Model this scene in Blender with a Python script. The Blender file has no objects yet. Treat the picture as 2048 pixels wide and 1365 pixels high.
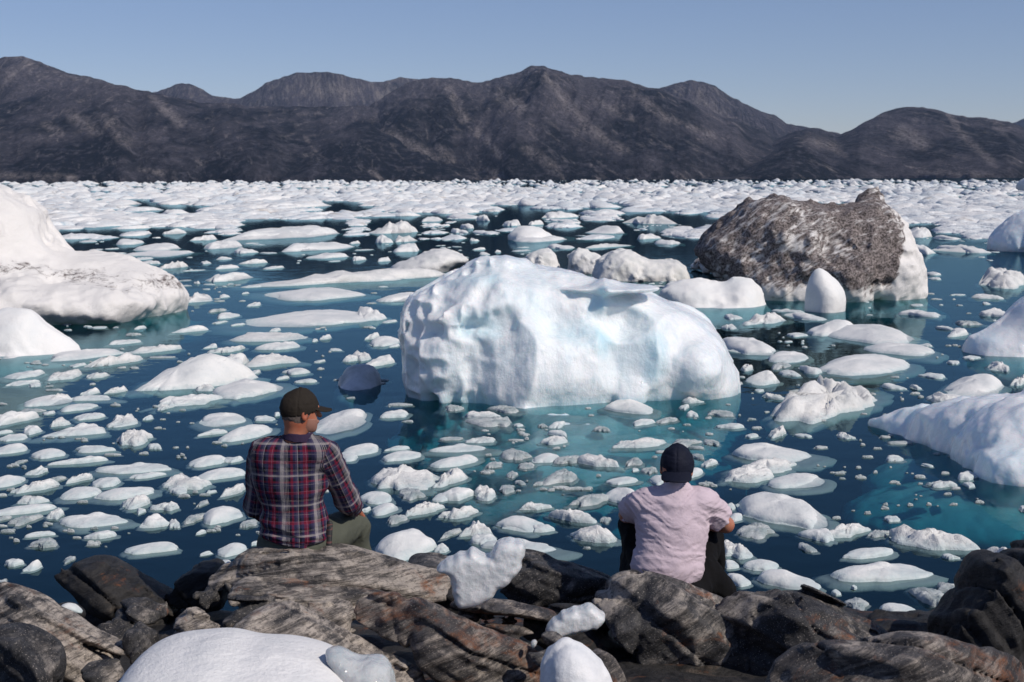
import bpy, math, random
import numpy as np
from mathutils import Vector, Matrix
sc = bpy.context.scene
# ------------------------------------------------------------------ camera
H = 2.7; FP = 2844.0; PITCH = math.radians(6.50); ROLL = math.radians(0.30)
cF = np.array([0, math.cos(PITCH), -math.sin(PITCH)])
cR0 = np.array([1.0, 0, 0]); cU0 = np.array([0, math.sin(PITCH), math.cos(PITCH)])
cR = cR0*math.cos(ROLL) - cU0*math.sin(ROLL)
cU = cU0*math.cos(ROLL) + cR0*math.sin(ROLL)
cam_d = bpy.data.cameras.new('camera'); cam = bpy.data.objects.new('camera', cam_d)
sc.collection.objects.link(cam); sc.camera = cam
cam.matrix_world = Matrix(((cR[0], cU[0], -cF[0], 0), (cR[1], cU[1], -cF[1], 0), (cR[2], cU[2], -cF[2], H), (0, 0, 0, 1)))
cam_d.sensor_width = 36.0; cam_d.lens = 36.0*FP/2048
cam_d.clip_start = 0.1; cam_d.clip_end = 40000
cam_d.dof.use_dof = True; cam_d.dof.focus_distance = 9.0; cam_d.dof.aperture_fstop = 8.0
# ------------------------------------------------------------------ light
SUN_EL = math.radians(41); SUN_AZ = math.radians(127)      # azimuth clockwise from +Y
sdir = Vector((math.sin(SUN_AZ)*math.cos(SUN_EL), math.cos(SUN_AZ)*math.cos(SUN_EL), math.sin(SUN_EL)))
sl = bpy.data.lights.new('sun', 'SUN'); sun = bpy.data.objects.new('sun', sl)
sc.collection.objects.link(sun); sl.energy = 3.5; sl.angle = math.radians(0.53); sl.color = (1.0, 0.925, 0.83)
sun.rotation_euler = sdir.to_track_quat('Z', 'Y').to_euler(); sun.location = (20, -20, 30)
w = bpy.data.worlds.new('World'); sc.world = w; w.use_nodes = True
wn = w.node_tree; wn.nodes.clear()
sky = wn.nodes.new('ShaderNodeTexSky'); sky.sky_type = 'NISHITA'; sky.sun_disc = False
sky.sun_elevation = SUN_EL; sky.sun_rotation = SUN_AZ
sky.altitude = 0; sky.air_density = .8; sky.dust_density = .2; sky.ozone_density = 4.0
bg = wn.nodes.new('ShaderNodeBackground'); bg.inputs['Strength'].default_value = 0.095
wo = wn.nodes.new('ShaderNodeOutputWorld')
tint = wn.nodes.new('ShaderNodeMix'); tint.data_type = 'RGBA'; tint.blend_type = 'MULTIPLY'; tint.inputs[0].default_value = 1.0
tint.inputs[7].default_value = (1.07, .95, .99, 1)
wn.links.new(sky.outputs[0], tint.inputs[6]); wn.links.new(tint.outputs[2], bg.inputs['Color']); wn.links.new(bg.outputs[0], wo.inputs['Surface'])
sc.view_settings.view_transform = 'Standard'; sc.view_settings.look = 'None'
sc.view_settings.exposure = 0.0; sc.view_settings.gamma = 1.0
sc.render.engine = 'CYCLES'
cy = sc.cycles
cy.max_bounces = 7; cy.diffuse_bounces = 3; cy.glossy_bounces = 3; cy.transmission_bounces = 4
cy.transparent_max_bounces = 8; cy.volume_bounces = 0; cy.caustics_reflective = False; cy.caustics_refractive = False
cy.use_denoising = True; cy.sample_clamp_indirect = 6
# ------------------------------------------------------------------ pixel <-> place
def ray(px, py):
    px = np.asarray(px, float); py = np.asarray(py, float)
    return cF + np.multiply.outer((px-1024)/FP, cR) + np.multiply.outer((682.5-py)/FP, cU)
def P(px, py, Y):                  # point seen at a pixel, at distance Y
    d = ray(px, py); t = np.asarray(Y, float)/d[..., 1]
    return np.array([0, 0, H]) + d*(t[..., None] if np.ndim(t) else t)
def W(px, py, z=0.0):              # point seen at a pixel, on the water
    d = ray(px, py); t = (z-H)/d[..., 2]
    return np.array([0, 0, H]) + d*(t[..., None] if np.ndim(t) else t)
# ------------------------------------------------------------------ noise
_rs = np.random.RandomState(7); _T = _rs.rand(65536).astype(np.float32)*2-1
def _h(i, j, k):
    return _T[(i*73856093 ^ j*19349663 ^ k*83492791) & 65535]
def vnoise(p):
    p = np.asarray(p, np.float32); f = np.floor(p); i = f.astype(np.int64); u = p-f
    u = u*u*u*(u*(u*6-15)+10); x, y, z = u[..., 0], u[..., 1], u[..., 2]
    I, J, K = i[..., 0], i[..., 1], i[..., 2]
    def L(a, b, t): return a+(b-a)*t
    return L(L(L(_h(I, J, K), _h(I+1, J, K), x), L(_h(I, J+1, K), _h(I+1, J+1, K), x), y),
             L(L(_h(I, J, K+1), _h(I+1, J, K+1), x), L(_h(I, J+1, K+1), _h(I+1, J+1, K+1), x), y), z)
def fbm(p, o=4, g=.5):
    p = np.asarray(p, np.float32); a = 1.0; s = 0; n = 0
    for q in range(o):
        s = s+a*vnoise(p*(2.03**q)+q*17.3); n += a; a *= g
    return s/n
def ridge(p, o=4, g=.5):
    p = np.asarray(p, np.float32); a = 1.0; s = 0; n = 0
    for q in range(o):
        s = s+a*(1-2*np.abs(vnoise(p*(2.03**q)+q*11.7))); n += a; a *= g
    return s/n
# ------------------------------------------------------------------ meshes
C = sc.collection
def link(name, me, parent=None, loc=None):
    o = bpy.data.objects.new(name, me); C.objects.link(o)
    if parent: o.parent = parent
    if loc is not None: o.location = tuple(float(v) for v in loc)
    return o
def mk(name, V, Fq, m, parent=None, org=None, smooth=True, Ft=None):
    V = np.asarray(V, np.float32)
    if org is None:
        org = np.array([0, 0, 0.]) if parent is not None else np.array([(V[:, 0].min()+V[:, 0].max())/2, (V[:, 1].min()+V[:, 1].max())/2, V[:, 2].min()])
    me = bpy.data.meshes.new(name)
    Fq = np.asarray(Fq, np.int32).reshape(-1, 4); Ft = np.asarray(Ft if Ft is not None else [], np.int32).reshape(-1, 3)
    me.vertices.add(len(V)); me.vertices.foreach_set('co', (V-np.asarray(org, np.float32)).ravel())
    nl = Fq.size+Ft.size
    me.loops.add(nl); me.loops.foreach_set('vertex_index', np.concatenate([Fq.ravel(), Ft.ravel()]))
    ls = np.concatenate([np.arange(len(Fq))*4, Fq.size+np.arange(len(Ft))*3]).astype(np.int32)
    me.polygons.add(len(ls)); me.polygons.foreach_set('loop_start', ls)
    me.polygons.foreach_set('use_smooth', np.full(len(ls), smooth))
    me.update(calc_edges=True); me.validate()
    if m: me.materials.append(m)
    return link(name, me, parent, org)
def tag(o, label=None, cat=None, group=None, kind=None):
    if label: o['label'] = label
    if cat: o['category'] = cat
    if group: o['group'] = group
    if kind: o['kind'] = kind
    return o
def empty(name, loc, label, cat, group=None):
    return tag(link(name, None, None, loc), label, cat, group)
def grid_faces(nu, nv, wrap=False, off=0):
    a = np.arange(nu-1)[:, None]*nv; b = np.arange(nv if wrap else nv-1)[None, :]
    c = (b+1) % nv
    q = np.stack([a+b, a+nv+b, a+nv+c, a+c], -1).reshape(-1, 4)
    return q+off
# ------------------------------------------------------------------ surface nets: mesh of an implicit shape
def axes(lo, hi, s):
    return [np.arange(lo[k], hi[k]+s, s, dtype=np.float32) for k in range(3)]
def nets(F, ax):
    S = F < 0; nx, ny, nz = F.shape
    acc = np.zeros((nx-1, ny-1, nz-1, 3), np.float32); cnt = np.zeros((nx-1, ny-1, nz-1), np.float32)
    crosses = []
    for d in range(3):
        lo = [slice(None)]*3; hi = [slice(None)]*3; lo[d] = slice(0, -1); hi[d] = slice(1, None)
        a = F[tuple(lo)]; b = F[tuple(hi)]; m = S[tuple(lo)] != S[tuple(hi)]
        idx = np.argwhere(m); t = (a[m]/(a[m]-b[m]))
        pos = idx.astype(np.float32); pos[:, d] += t
        crosses.append((idx, S[tuple(lo)][m]))
        e = [k for k in range(3) if k != d]
        for o1 in (0, -1):
            for o2 in (0, -1):
                c = idx.copy(); c[:, e[0]] += o1; c[:, e[1]] += o2
                ok = (c >= 0).all(1) & (c[:, 0] < nx-1) & (c[:, 1] < ny-1) & (c[:, 2] < nz-1)
                cc = c[ok]
                np.add.at(cnt, (cc[:, 0], cc[:, 1], cc[:, 2]), 1)
                np.add.at(acc, (cc[:, 0], cc[:, 1], cc[:, 2]), pos[ok])
    act = cnt > 0; ids = -np.ones(cnt.shape, np.int64); ids[act] = np.arange(act.sum())
    v = acc[act]/cnt[act][:, None]
    V = np.stack([ax[k][0]+v[:, k]*(ax[k][1]-ax[k][0]) for k in range(3)], -1)
    Q = []
    for d, (idx, s0) in enumerate(crosses):
        e = [(1, 2), (2, 0), (0, 1)][d]
        ok = (idx[:, e[0]] > 0) & (idx[:, e[1]] > 0) & (idx[:, e[0]] < cnt.shape[e[0]]) & (idx[:, e[1]] < cnt.shape[e[1]])
        idx = idx[ok]; s = s0[ok]; q = []
        for o1, o2 in ((0, 0), (-1, 0), (-1, -1), (0, -1)):
            c = idx.copy(); c[:, e[0]] += o1; c[:, e[1]] += o2
            q.append(ids[c[:, 0], c[:, 1], c[:, 2]])
        q = np.stack(q, -1); q[~s] = q[~s][:, ::-1]; Q.append(q)
    return V, np.concatenate(Q)
def field(ax, f, disp=None, band=0.12):
    X, Y, Z = np.meshgrid(*ax, indexing='ij', sparse=True)
    F = f(X, Y, Z); F = np.broadcast_to(F, (len(ax[0]), len(ax[1]), len(ax[2]))).astype(np.float32).copy()
    if disp:
        m = np.abs(F) < band; i = np.argwhere(m)
        p = np.stack([ax[k][i[:, k]] for k in range(3)], -1)
        F[m] += disp(p)
    for d in range(3):
        for e in (0, -1):
            ix = [slice(None)]*3; ix[d] = e; F[tuple(ix)] = np.maximum(F[tuple(ix)], .01)
    return nets(F, ax)
def relax(V, Q, it, w_=.5):
    e = np.concatenate([Q[:, [0, 1]], Q[:, [1, 2]], Q[:, [2, 3]], Q[:, [3, 0]]]); n = len(V); c = np.bincount(e[:, 0], minlength=n)+np.bincount(e[:, 1], minlength=n)+1e-9
    for _ in range(it):
        A_ = np.stack([np.bincount(e[:, 0], V[e[:, 1], k], n)+np.bincount(e[:, 1], V[e[:, 0], k], n) for k in range(3)], -1)/c[:, None]
        V = V+(A_-V)*w_
    return V
def smin(a, b, k):
    h = np.clip(.5+.5*(b-a)/k, 0, 1); return b+(a-b)*h-k*h*(1-h)
def smax(a, b, k): return -smin(-a, -b, k)
def cap(X, Y, Z, a, b, ra, rb, sq=None):
    a = np.asarray(a, np.float32); b = np.asarray(b, np.float32); ba = b-a
    px, py, pz = X-a[0], Y-a[1], Z-a[2]
    t = np.clip((px*ba[0]+py*ba[1]+pz*ba[2])/max(float(ba@ba), 1e-9), 0, 1)
    dx, dy, dz = px-t*ba[0], py-t*ba[1], pz-t*ba[2]
    if sq is not None: dy = dy/sq
    return np.sqrt(dx*dx+dy*dy+dz*dz)-(ra+(rb-ra)*t)
def ell(X, Y, Z, c, r, R=None):
    x, y, z = X-c[0], Y-c[1], Z-c[2]
    if R is not None:
        x, y, z = [R[0][k]*x+R[1][k]*y+R[2][k]*z for k in range(3)]
    k0 = np.sqrt((x/r[0])**2+(y/r[1])**2+(z/r[2])**2)
    k1 = np.sqrt((x/r[0]**2)**2+(y/r[1]**2)**2+(z/r[2]**2)**2)+1e-6
    return k0*(k0-1)/k1
def sdpoly(X, Z, poly):
    poly = np.asarray(poly, np.float32); n = len(poly)
    d = np.full(np.broadcast(X, Z).shape, 1e9, np.float32); s = np.ones_like(d)
    for i in range(n):
        a = poly[i]; b = poly[i-1]; e = b-a
        wx, wz = X-a[0], Z-a[1]
        t = np.clip((wx*e[0]+wz*e[1])/(float(e@e)+1e-9), 0, 1)
        d = np.minimum(d, (wx-e[0]*t)**2+(wz-e[1]*t)**2)
        c1 = Z >= a[1]; c2 = Z < b[1]; c3 = e[0]*wz > e[1]*wx
        s = np.where((c1 & c2 & c3) | (~c1 & ~c2 & ~c3), -s, s)
    return s*np.sqrt(d)
def blur2(d, k):
    for ax_ in (0, 1):
        for _ in range(2):
            p = np.pad(d, [(k, k) if a == ax_ else (0, 0) for a in (0, 1)], 'edge'); c = np.cumsum(p, ax_, dtype=np.float64); c = np.concatenate([np.zeros_like(np.take(c, [0], ax_)), c], ax_)
            n = d.shape[ax_]; d = ((np.take(c, range(2*k+1, 2*k+1+n), ax_)-np.take(c, range(0, n), ax_))/(2*k+1)).astype(np.float32)
    return d
def rpoly(pts, n=2):                # chaikin rounding
    p = np.asarray(pts, float)
    for _ in range(n):
        q = np.roll(p, -1, 0); p = np.stack([p*.75+q*.25, p*.25+q*.75], 1).reshape(-1, 2)
    return p
# ------------------------------------------------------------------ material helpers
class NT:
    def __init__(s, name):
        s.m = bpy.data.materials.new(name); s.m.use_nodes = True; s.t = s.m.node_tree; s.t.nodes.clear()
        s.out = s.n('ShaderNodeOutputMaterial')
    def n(s, ty, **k):
        o = s.t.nodes.new(ty)
        for a, b in k.items():
            if a.startswith('i_'):
                key = a[2:].replace('_', ' '); o.inputs[key].default_value = b
            else: setattr(o, a, b)
        return o
    def l(s, a, b): s.t.links.new(a, b)
    def co(s, scale=(1, 1, 1), rot=(0, 0, 0), src='Object', loc=(0, 0, 0)):
        c = s.n('ShaderNodeTexCoord'); mp = s.n('ShaderNodeMapping')
        mp.inputs['Scale'].default_value = scale; mp.inputs['Rotation'].default_value = rot; mp.inputs['Location'].default_value = loc
        s.l(c.outputs[src], mp.inputs[0]); return mp.outputs[0]
    def dco(s, rot, scale, src='Object'):      # turn first, then stretch
        a = s.co((1, 1, 1), rot, src); m = s.n('ShaderNodeMapping'); m.inputs['Scale'].default_value = scale; s.l(a, m.inputs[0]); return m.outputs[0]
    def noise(s, v, scale, detail=4, rough=.5, dist=0, out='Fac'):
        o = s.n('ShaderNodeTexNoise'); o.inputs['Scale'].default_value = scale; o.inputs['Detail'].default_value = detail
        o.inputs['Roughness'].default_value = rough; o.inputs['Distortion'].default_value = dist
        if v is not None: s.l(v, o.inputs['Vector'])
        return o.outputs[out]
    def ramp(s, f, stops, interp='LINEAR'):
        o = s.n('ShaderNodeValToRGB'); e = o.color_ramp; e.interpolation = interp
        while len(e.elements) < len(stops): e.elements.new(.5)
        for q, (p, c) in zip(e.elements, stops):
            q.position = p; q.color = (c, c, c, 1) if not hasattr(c, '__len__') else (*c, 1)
        s.l(f, o.inputs[0]); return o.outputs[0]
    def mix(s, f, a, b, mode='MIX'):
        o = s.n('ShaderNodeMix', data_type='RGBA', blend_type=mode)
        for sock, val in ((o.inputs[0], f), (o.inputs[6], a), (o.inputs[7], b)):
            if hasattr(val, 'is_output'): s.l(val, sock)
            elif hasattr(val, '__len__'): sock.default_value = (*val, 1)
            else: sock.default_value = val if sock == o.inputs[0] else (val, val, val, 1)
        return o.outputs[2]
    def math(s, op, a, b=0.0, c=None):
        o = s.n('ShaderNodeMath', operation=op)
        for k, val in enumerate((a, b) if c is None else (a, b, c)):
            if hasattr(val, 'is_output'): s.l(val, o.inputs[k])
            else: o.inputs[k].default_value = val
        return o.outputs[0]
    def bump(s, h, strength, dist, prev=None):
        o = s.n('ShaderNodeBump'); o.inputs['Strength'].default_value = strength; o.inputs['Distance'].default_value = dist
        s.l(h, o.inputs['Height'])
        if prev: s.l(prev, o.inputs['Normal'])
        return o.outputs[0]
    def bsdf(s, col, rough=.6, nrm=None, spec=.5, **k):
        o = s.n('ShaderNodeBsdfPrincipled')
        for sock, val in (('Base Color', col), ('Roughness', rough)):
            if hasattr(val, 'is_output'): s.l(val, o.inputs[sock])
            elif hasattr(val, '__len__'): o.inputs[sock].default_value = (*val, 1)
            else: o.inputs[sock].default_value = val
        o.inputs['Specular IOR Level'].default_value = spec
        if nrm: s.l(nrm, o.inputs['Normal'])
        for a, b in k.items(): o.inputs[a.replace('_', ' ')].default_value = b
        s.l(o.outputs[0], s.out.inputs['Surface']); return o
# ================================================================== WATER
def mat_water():
    t = NT('fjord_water')
    v = t.co((1, 1, 1)); n1 = t.noise(v, 1.6, 3, .5); n2 = t.noise(t.co((1, .5, 1)), 9, 3, .55)
    big = t.ramp(t.noise(v, .12, 2), [(.42, .15), (.62, 1.0)])
    b = t.bump(n1, .10, .06); b = t.bump(t.math('MULTIPLY', n2, big), .10, .012, b)
    fr = t.n('ShaderNodeFresnel'); fr.inputs['IOR'].default_value = 1.27; t.l(b, fr.inputs['Normal'])
    gl = t.n('ShaderNodeBsdfGlossy'); gl.inputs['Roughness'].default_value = .03; gl.inputs['Color'].default_value = (.32, .52, .61, 1); t.l(b, gl.inputs['Normal'])
    tr = t.n('ShaderNodeBsdfTransparent'); tr.inputs['Color'].default_value = (.93, .98, 1, 1)
    df = t.n('ShaderNodeBsdfDiffuse'); df.inputs['Color'].default_value = (.003, .019, .028, 1)
    m1 = t.n('ShaderNodeMixShader'); m1.inputs[0].default_value = .30
    t.l(tr.outputs[0], m1.inputs[1]); t.l(df.outputs[0], m1.inputs[2])
    m2 = t.n('ShaderNodeMixShader'); t.l(fr.outputs[0], m2.inputs[0]); t.l(m1.outputs[0], m2.inputs[1]); t.l(gl.outputs[0], m2.inputs[2])
    t.l(m2.outputs[0], t.out.inputs['Surface'])
    ab = t.n('ShaderNodeVolumeAbsorption'); ab.inputs['Color'].default_value = (.04, .72, .78, 1); ab.inputs['Density'].default_value = 1.7
    t.l(ab.outputs[0], t.out.inputs['Volume'])
    return t.m
X0, X1, Y0, Y1, D = -3500., 3500., 4.6, 5200., 5.
V = [(X0, Y0, 0), (X1, Y0, 0), (X1, Y1, 0), (X0, Y1, 0), (X0, Y0, -D), (X1, Y0, -D), (X1, Y1, -D), (X0, Y1, -D)]
F = [(0, 1, 2, 3), (7, 6, 5, 4), (0, 4, 5, 1), (1, 5, 6, 2), (2, 6, 7, 3), (3, 7, 4, 0)]
tag(mk('water', V, F, mat_water(), org=(0, 0, 0), smooth=False), kind='structure')
t = NT('fjord_bed'); t.bsdf(t.mix(t.noise(t.co(), .8, 4), (.03, .07, .075), (.06, .10, .10)), .9)
V = [(X0-5, Y0+9, -4.5), (X1+5, Y0+9, -4.5), (X1+5, Y1+5, -4.5), (X0-5, Y1+5, -4.5)]
tag(mk('seabed', V, [(0, 1, 2, 3)], t.m, org=(0, 0, -4.5)), kind='structure')

# ================================================================== MOUNTAINS
def mat_hill(name, rock, veg, pale, haze):
    t = NT(name)
    g = t.co((1, .35, 1))
    n1 = t.noise(g, .0040, 9, .66, .15); n2 = t.noise(t.dco((.3, .5, .2), (.004, .0016, .004)), 11, 9, .75, .1)
    st = t.noise(t.dco((0, -.75, 0), (.010, .006, .062)), 1.0, 8, .70, .15)        # slanting gullies and scree
    st2 = t.noise(t.dco((0, -1.25, 0), (.009, .006, .085)), 1.0, 7, .70, .1)
    fine = t.noise(g, .14, 6, .8)
    sx = t.n('ShaderNodeSeparateXYZ'); t.l(g, sx.inputs[0])
    hz = t.math('MULTIPLY_ADD', sx.outputs['Z'], 1/2600., -.07)
    c = t.mix(t.ramp(t.math('ADD', n1, hz), [(.43, 0.), (.56, 1.)]), veg, rock)
    c = t.mix(t.ramp(n2, [(.50, 0.), (.70, .8)]), c, tuple(v*1.8 for v in rock))
    c = t.mix(t.math('MULTIPLY', t.ramp(st, [(.56, 0.), (.68, .6)]), t.ramp(fine, [(.35, .25), (.6, 1.)])), c, pale)
    c = t.mix(t.ramp(t.math('ADD', st2, hz), [(.58, 0.), (.70, .5)]), c, pale)
    c = t.mix(t.ramp(st, [(.30, .7), (.44, 0.)]), c, tuple(v*.5 for v in veg))
    c = t.mix(t.ramp(fine, [(.38, .62), (.62, 0.)]), c, tuple(v*.35 for v in veg))
    at = t.n('ShaderNodeAttribute'); at.attribute_name = 'scar'
    c = t.mix(t.math('MULTIPLY', at.outputs['Fac'], t.ramp(t.math('ADD', fine, t.math('MULTIPLY', st2, .6)), [(.66, 0.), (1.0, .85)])), c, tuple(v*.8 for v in pale))
    b = t.bump(fine, 1.0, 11); b = t.bump(st, .5, 12, b); b = t.bump(n2, .5, 14, b)
    t.bsdf(c, .95, b, .1); return t.m
# pale rock slides and bare cliffs: hill number, a line down the slope, width
SCARS = [(5, 312, 202, 332, 222, 9), (5, 328, 218, 362, 248, 10), (5, 150, 235, 190, 262, 14), (5, 215, 245, 250, 285, 12), (5, 90, 250, 120, 265, 9), (5, 0, 350, 150, 356, 6), (5, 280, 340, 350, 350, 6), (5, 612, 276, 626, 300, 5), (5, 640, 318, 690, 362, 7), (6, 735, 330, 760, 362, 6),
         (6, 700, 240, 710, 262, 6), (6, 745, 262, 800, 278, 12), (6, 800, 278, 870, 315, 12), (6, 880, 300, 905, 325, 9), (6, 960, 340, 1000, 352, 8), (6, 1088, 150, 1140, 215, 9), (6, 1140, 215, 1185, 262, 12), (6, 1185, 262, 1245, 300, 11), (6, 960, 265, 1000, 310, 9), (6, 1200, 205, 1260, 235, 8), (6, 1270, 190, 1330, 235, 9), (6, 1330, 235, 1420, 270, 7), (6, 1000, 190, 1040, 215, 14), (6, 1060, 300, 1100, 330, 12), (6, 900, 180, 930, 240, 10),
         (3, 1400, 195, 1425, 235, 16), (3, 1440, 225, 1500, 258, 8), (2, 620, 175, 700, 188, 18), (2, 780, 165, 765, 195, 12), (7, 1900, 235, 1930, 275, 7), (7, 1930, 275, 1985, 325, 8), (7, 1800, 262, 1850, 290, 16), (7, 1990, 250, 2010, 262, 9), (7, 1620, 280, 1680, 300, 12), (7, 1840, 345, 1980, 352, 7), (1, 10, 160, 60, 130, 8)]
def hill(name, d0, d1, pts, m, seed, rough=1.0, skirt=False):
    pts = np.array(pts, float); nA, nR = 620, 130
    px = np.linspace(pts[0, 0], pts[-1, 0], nA)
    r = np.random.RandomState(seed)
    py = np.interp(px, pts[:, 0], pts[:, 1])
    k = np.hanning(9); k /= k.sum(); py = np.convolve(np.pad(py, 4, 'edge'), k, 'valid')
    py += vnoise(np.stack([px/9, px*0+seed, px*0], -1))*1.1+vnoise(np.stack([px/25, px*0+seed, px*0+3], -1))*1.8
    d = ray(px, py); hd = np.hypot(d[:, 0], d[:, 1]); slope = d[:, 2]/hd; az = np.arctan2(d[:, 0], d[:, 1])
    tt = np.concatenate([np.linspace(0, 1, nR-24), 1+np.linspace(.02, .6, 24)])
    wob = fbm(np.stack([px/170, px*0+seed*3.1, px*0], -1), 3)
    dd0 = d0*(1+.10*fbm(np.stack([px/220, px*0+seed*1.7, px*0+9], -1), 4)); dd1 = d1*(1+.07*wob)
    R = dd0[:, None]+(dd1-dd0)[:, None]*tt[None]
    Hr = np.maximum(H+slope*dd1, -30)
    T = tt[None]
    ex = .78+.3*fbm(np.stack([px/120, px*0+seed, px*0+5], -1), 3)[:, None]
    prof = np.where(T <= 1, np.clip(T, 0, 1)**ex, 1-(T-1)*.9)
    Xw = np.sin(az)[:, None]*R; Yw = np.cos(az)[:, None]*R
    q = np.stack([Xw/420+.0015*Hr[:, None], Yw/1000, np.full_like(R, seed*7.7)], -1)
    # gullies run down the slope: shear the noise with height
    sh = np.stack([(Xw-.55*Hr[:, None]*prof)/75, Yw/900, np.full_like(R, seed*3.3)], -1)
    env = np.clip(np.sin(np.pi*np.clip(T, 0, 1))**.7, 0, 1)
    Z = Hr[:, None]*prof + env*(fbm(q, 6, .55)*.22*Hr[:, None]+ridge(sh, 4, .6)*.045*Hr[:, None])*rough
    lim = H+slope[:, None]*R*(.985-.05*(1-np.clip(T, 0, 1)))
    Z = np.where(T < 1, np.minimum(Z, lim), Z)
    Z[:, 0] = -12
    Vv = np.stack([Xw, Yw, Z], -1).reshape(-1, 3)
    o = mk(name, Vv, grid_faces(nA, nR)[:, ::-1], m, org=(0, 0, 0))
    dv = Vv-np.array([0, 0, H]); fz = dv@cF; qx = 1024+FP*(dv@cR)/fz; qy = 682.5-FP*(dv@cU)/fz; sc_ = np.zeros(len(Vv))
    wq = 16*fbm(np.stack([qx/22, qy/12, qx*0], -1), 4, .65)
    for ly, x0, y0, x1, y1, wd in SCARS:
        if ly != seed: continue
        ex, ey = x1-x0, y1-y0; tt_ = np.clip(((qx-x0)*ex+(qy-y0)*ey)/(ex*ex+ey*ey), 0, 1)
        dd = np.hypot(qx+wq-x0-ex*tt_, qy+wq*.6-y0-ey*tt_); sc_ = np.maximum(sc_, np.clip(1.15-dd/wd*.8, 0, 1))
    at = o.data.attributes.new('scar', 'FLOAT', 'POINT'); at.data.foreach_set('value', sc_.astype(np.float32))
    return tag(o, kind='structure')
hm1 = mat_hill('hill_near', (.125, .115, .132), (.015, .0185, .025), (.50, .44, .42), .10)
hm2 = mat_hill('hill_mid', (.095, .085, .10), (.022, .026, .036), (.42, .37, .33), .16)
hm3 = mat_hill('hill_far', (.060, .060, .080), (.030, .034, .045), (.10, .10, .12), .35)
hill('mountain', 3600, 5300, [(-900, 240), (-620, 200), (-480, 165), (-300, 150), (-60, 125), (0, 117), (20, 115), (45, 113), (75, 122), (100, 133), (140, 146), (170, 153), (200, 160), (240, 175), (300, 196), (360, 230), (420, 262), (480, 300)], hm1, 1)
hill('mountain', 6000, 7200, [(190, 240), (250, 205), (300, 187), (330, 179), (350, 170), (366, 166), (385, 170), (400, 178), (430, 192), (480, 197), (510, 182), (540, 162), (590, 148), (650, 144), (690, 150), (715, 158), (740, 163), (770, 162), (800, 156), (850, 161), (900, 200), (940, 240)], hm2, 2, .8)
hill('mountain', 5200, 6300, [(1220, 260), (1280, 200), (1320, 175), (1350, 167), (1380, 162), (1405, 164), (1430, 172), (1460, 192), (1490, 207), (1530, 226), (1550, 231), (1570, 246), (1590, 252), (1640, 257), (1670, 267), (1720, 278), (1800, 300)], hm2, 3)
hill('mountain', 6800, 8200, [(1930, 280), (2000, 258), (2030, 246), (2060, 236), (2100, 228), (2200, 240), (2400, 262), (2700, 240), (2950, 280)], hm3, 4, .5)
hill('mountain', 3000, 4300, [(-1100, 300), (-700, 250), (-420, 235), (-100, 215), (0, 204), (60, 190), (130, 173), (190, 166), (250, 173), (310, 187), (400, 205), (450, 208), (520, 213), (640, 214), (735, 212), (800, 236), (900, 284), (1000, 325), (1060, 352)], hm1, 5)
hill('mountain', 3050, 4700, [(560, 300), (640, 262), (700, 234), (740, 211), (765, 195), (790, 180), (815, 166), (840, 160), (870, 157), (910, 158), (940, 163), (970, 164), (1000, 153), (1040, 146), (1062, 133), (1085, 132), (1110, 138), (1135, 150), (1170, 153), (1200, 156), (1250, 161), (1290, 172), (1330, 182), (1390, 205), (1450, 232), (1530, 262), (1600, 288), (1700, 322), (1780, 350)], hm1, 6)
hill('mountain', 2950, 4500, [(1400, 352), (1470, 330), (1530, 292), (1580, 266), (1620, 258), (1650, 262), (1675, 269), (1700, 262), (1735, 240), (1770, 223), (1800, 215), (1825, 213), (1850, 215), (1880, 223), (1915, 230), (1940, 234), (1975, 235), (2000, 239), (2030, 247), (2060, 262), (2110, 275), (2300, 290), (2600, 270), (2800, 300), (2950, 330)], hm1, 7)

# air: a closed box round the whole scene
t = NT('air'); pv = t.n('ShaderNodeVolumePrincipled'); pv.inputs['Color'].default_value = (.50, .68, 1.0, 1); pv.inputs['Density'].default_value = 3.6e-5
pv.inputs['Anisotropy'].default_value = .2; t.l(pv.outputs[0], t.out.inputs['Volume'])
bx = (-9000, 9000, -12, 9500, -15, 1100)
V = [(bx[i], bx[2+j], bx[4+k]) for k in (0, 1) for j in (0, 1) for i in (0, 1)]
tag(mk('haze', V, [(0, 2, 3, 1), (4, 5, 7, 6), (0, 1, 5, 4), (2, 6, 7, 3), (0, 4, 6, 2), (1, 3, 7, 5)], t.m, org=(0, 0, 0), smooth=False), 'thin blue summer haze over the fjord', 'haze', kind='stuff')
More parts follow.
